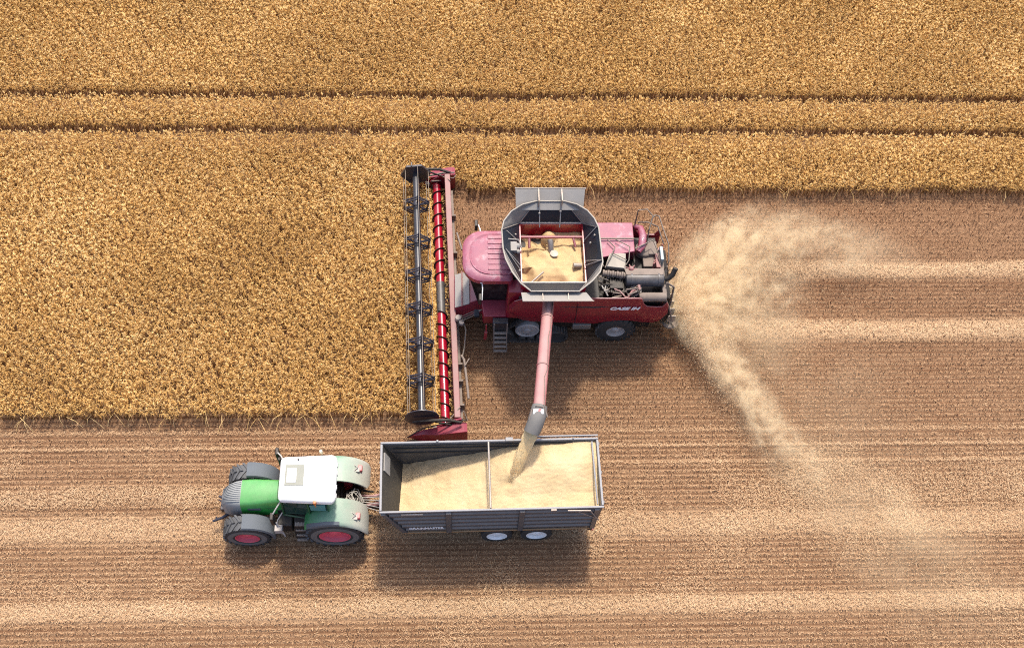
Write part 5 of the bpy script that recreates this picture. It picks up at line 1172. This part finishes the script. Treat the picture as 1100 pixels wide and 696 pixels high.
# ================================================================== DUST AND CHAFF
def dust():
    m = bpy.data.materials.new('dust_air'); m.use_nodes = True; nt = m.node_tree
    nt.nodes.remove(nt.nodes['Principled BSDF'])
    pv = N(nt, 'ShaderNodeVolumePrincipled'); pv.inputs['Color'].default_value = (1.0, .82, .53, 1); pv.inputs['Anisotropy'].default_value = -.3
    nt.links.new(pv.outputs[0], nt.nodes['Material Output'].inputs['Volume'])
    geo = N(nt, 'ShaderNodeTexCoord'); vec = geo.outputs['Object']
    # lobes: centre, half axes, heading, peak
    L = [((9.0, 22.3, 1.3), (1.5, 1.2, .8), 10, 1.5), ((10.2, 23.8, 1.5), (2.0, 1.4, .9), 45, 1.1), ((11.9, 25.0, 1.5), (2.5, 1.3, .9), 20, .62), ((14.0, 24.8, 1.4), (3.0, 1.4, .9), -8, .38), ((16.4, 24.2, 1.3), (2.4, 1.2, .8), -12, .2),
         ((9.8, 22.2, 1.2), (1.9, 1.7, .8), 0, .8), ((11.0, 22.6, 1.2), (2.6, 1.9, .8), 0, .55), ((9.3, 21.1, 1.1), (1.6, .9, .7), -50, 1.3), ((10.2, 19.4, 1.0), (2.0, .8, .7), -62, 1.1), ((11.1, 17.6, .9), (1.9, .85, .7), -60, .7), ((12.0, 15.9, .8), (1.9, 1.1, .7), -52, .30),
         ((11.6, 20.6, 1.0), (2.2, 1.6, .7), -40, .22), ((14.2, 14.2, .9), (3.0, 1.7, .8), -35, .20), ((16.2, 11.6, .9), (3.6, 2.4, .8), -30, .238), ((14.0, 17.2, .9), (4.0, 2.6, .8), -30, .07), ((13.0, 19.5, .9), (4.0, 3.0, .8), 0, .05)]
    tot = far = None
    for c, ax, hd, pk in L:
        mp = N(nt, 'ShaderNodeMapping', vector_type='TEXTURE'); mp.inputs['Location'].default_value = (c[0] - 12, c[1] - 19, c[2]); mp.inputs['Rotation'].default_value = (0, 0, R(hd)); mp.inputs['Scale'].default_value = ax
        nt.links.new(vec, mp.inputs[0])
        ln = N(nt, 'ShaderNodeVectorMath', operation='LENGTH'); nt.links.new(mp.outputs[0], ln.inputs[0])
        mr = N(nt, 'ShaderNodeMapRange', interpolation_type='SMOOTHSTEP'); mr.inputs[1].default_value = 1.35; mr.inputs[2].default_value = 0; mr.inputs[3].default_value = 0; mr.inputs[4].default_value = pk
        nt.links.new(ln.outputs['Value'], mr.inputs[0])
        if pk < .24: far = mr.outputs[0] if far is None else math_node(nt, 'ADD', far, mr.outputs[0])
        else: tot = mr.outputs[0] if tot is None else math_node(nt, 'ADD', tot, mr.outputs[0])
    # wisps: warped noise, coarse and fine
    wv = N(nt, 'ShaderNodeTexNoise'); wv.inputs['Scale'].default_value = .8; wv.inputs['Detail'].default_value = 2; nt.links.new(vec, wv.inputs[0])
    sc = N(nt, 'ShaderNodeVectorMath', operation='MULTIPLY_ADD'); nt.links.new(wv.outputs['Color'], sc.inputs[0]); sc.inputs[1].default_value = (1.2, 1.2, .8); nt.links.new(vec, sc.inputs[2])
    n1 = noise(nt, 2.3, 8, sc.outputs[0], .74)
    nn = rampf(nt, n1, .44, .62, 0, 2.4)
    # streaks thrown out radially from the spreader
    sh = N(nt, 'ShaderNodeVectorMath', operation='ADD'); nt.links.new(vec, sh.inputs[0]); sh.inputs[1].default_value = (3.8, -2.9, -1.3)
    sq = N(nt, 'ShaderNodeSeparateXYZ'); nt.links.new(sh.outputs[0], sq.inputs[0])
    ln2 = N(nt, 'ShaderNodeVectorMath', operation='LENGTH'); nt.links.new(sh.outputs[0], ln2.inputs[0])
    cb = N(nt, 'ShaderNodeCombineXYZ'); nt.links.new(math_node(nt, 'MULTIPLY', math_node(nt, 'ARCTAN2', sq.outputs[1], sq.outputs[0]), 7.0), cb.inputs[0])
    nt.links.new(math_node(nt, 'MULTIPLY', ln2.outputs['Value'], .55), cb.inputs[1]); nt.links.new(math_node(nt, 'MULTIPLY', sq.outputs[2], .8), cb.inputs[2])
    n3 = noise(nt, 1.0, 4, cb.outputs[0], .6)
    streak = rampf(nt, n3, .40, .60, .12, 1.8)
    nn = math_node(nt, 'MULTIPLY', nn, streak)
    d = math_node(nt, 'MULTIPLY', tot, math_node(nt, 'ADD', nn, .14))
    d = math_node(nt, 'ADD', d, math_node(nt, 'MULTIPLY', far, rampf(nt, noise(nt, .55, 6, sc.outputs[0], .62), .38, .66, .15, 1.5)))
    nt.links.new(math_node(nt, 'MULTIPLY', d, .82), pv.inputs['Density'])
    b = MB((12, 19, 0)); b.box(7.2, 20.4, 8.4, 27.9, .05, 2.9)
    o = b.build('dust_cloud', m, None, smooth=0); o.location = (12, 19, 0)
    m.cycles.volume_step_rate = 1.0
    tag(o, 'cloud of pale dust blown out behind the combine over the stubble', 'dust', kind='stuff')
dust()
def chaff():
    n = 34000
    src = np.array([8.35, 21.9, 1.35])
    k = rng.random(n)
    # two throws: one fan to the north-east, one tight jet to the south-east, and a thin middle
    ang = np.where(k < .45, rng.normal(32, 20, n), np.where(k < .8, rng.normal(-57, 10, n), rng.normal(-15, 28, n)))
    r = np.where(k < .45, rng.gamma(1.7, 1.0, n), np.where(k < .8, rng.gamma(2.6, 1.0, n), rng.gamma(1.7, .8, n)))
    ang = np.where((k > .45) & (k < .8), ang + 4 - r * 1.2, ang)
    a = np.radians(ang)
    x = src[0] + r * np.cos(a); y = src[1] + rng.uniform(-.5, .5, n) + r * np.sin(a)
    z = np.clip(1.4 - .035 * r * r + rng.normal(0, .25, n), .05, 2.6)
    ok = (y < 27.8)
    x, y, z = x[ok], y[ok], z[ok]; n = len(x)
    c = np.stack([x, y, z], 1); u = rng.normal(size=(n, 3)); u /= np.linalg.norm(u, axis=1)[:, None]; v = np.cross(u, rng.normal(size=(n, 3))); v /= np.linalg.norm(v, axis=1)[:, None]
    s = rng.uniform(.008, .024, n)[:, None]; t = rng.uniform(.003, .006, n)[:, None]
    V = np.stack([c - u * s - v * t, c + u * s - v * t, c + u * s + v * t, c - u * s + v * t], 1).reshape(-1, 3)
    o = raw_mesh('flying_chaff', V, quads=np.arange(n * 4).reshape(n, 4), tone=np.repeat(rng.uniform(.5, 1, n), 4), m='straw')
    tag(o, 'chopped straw flying in a fan from the spreader at the rear of the combine', 'chaff', kind='stuff')
chaff()
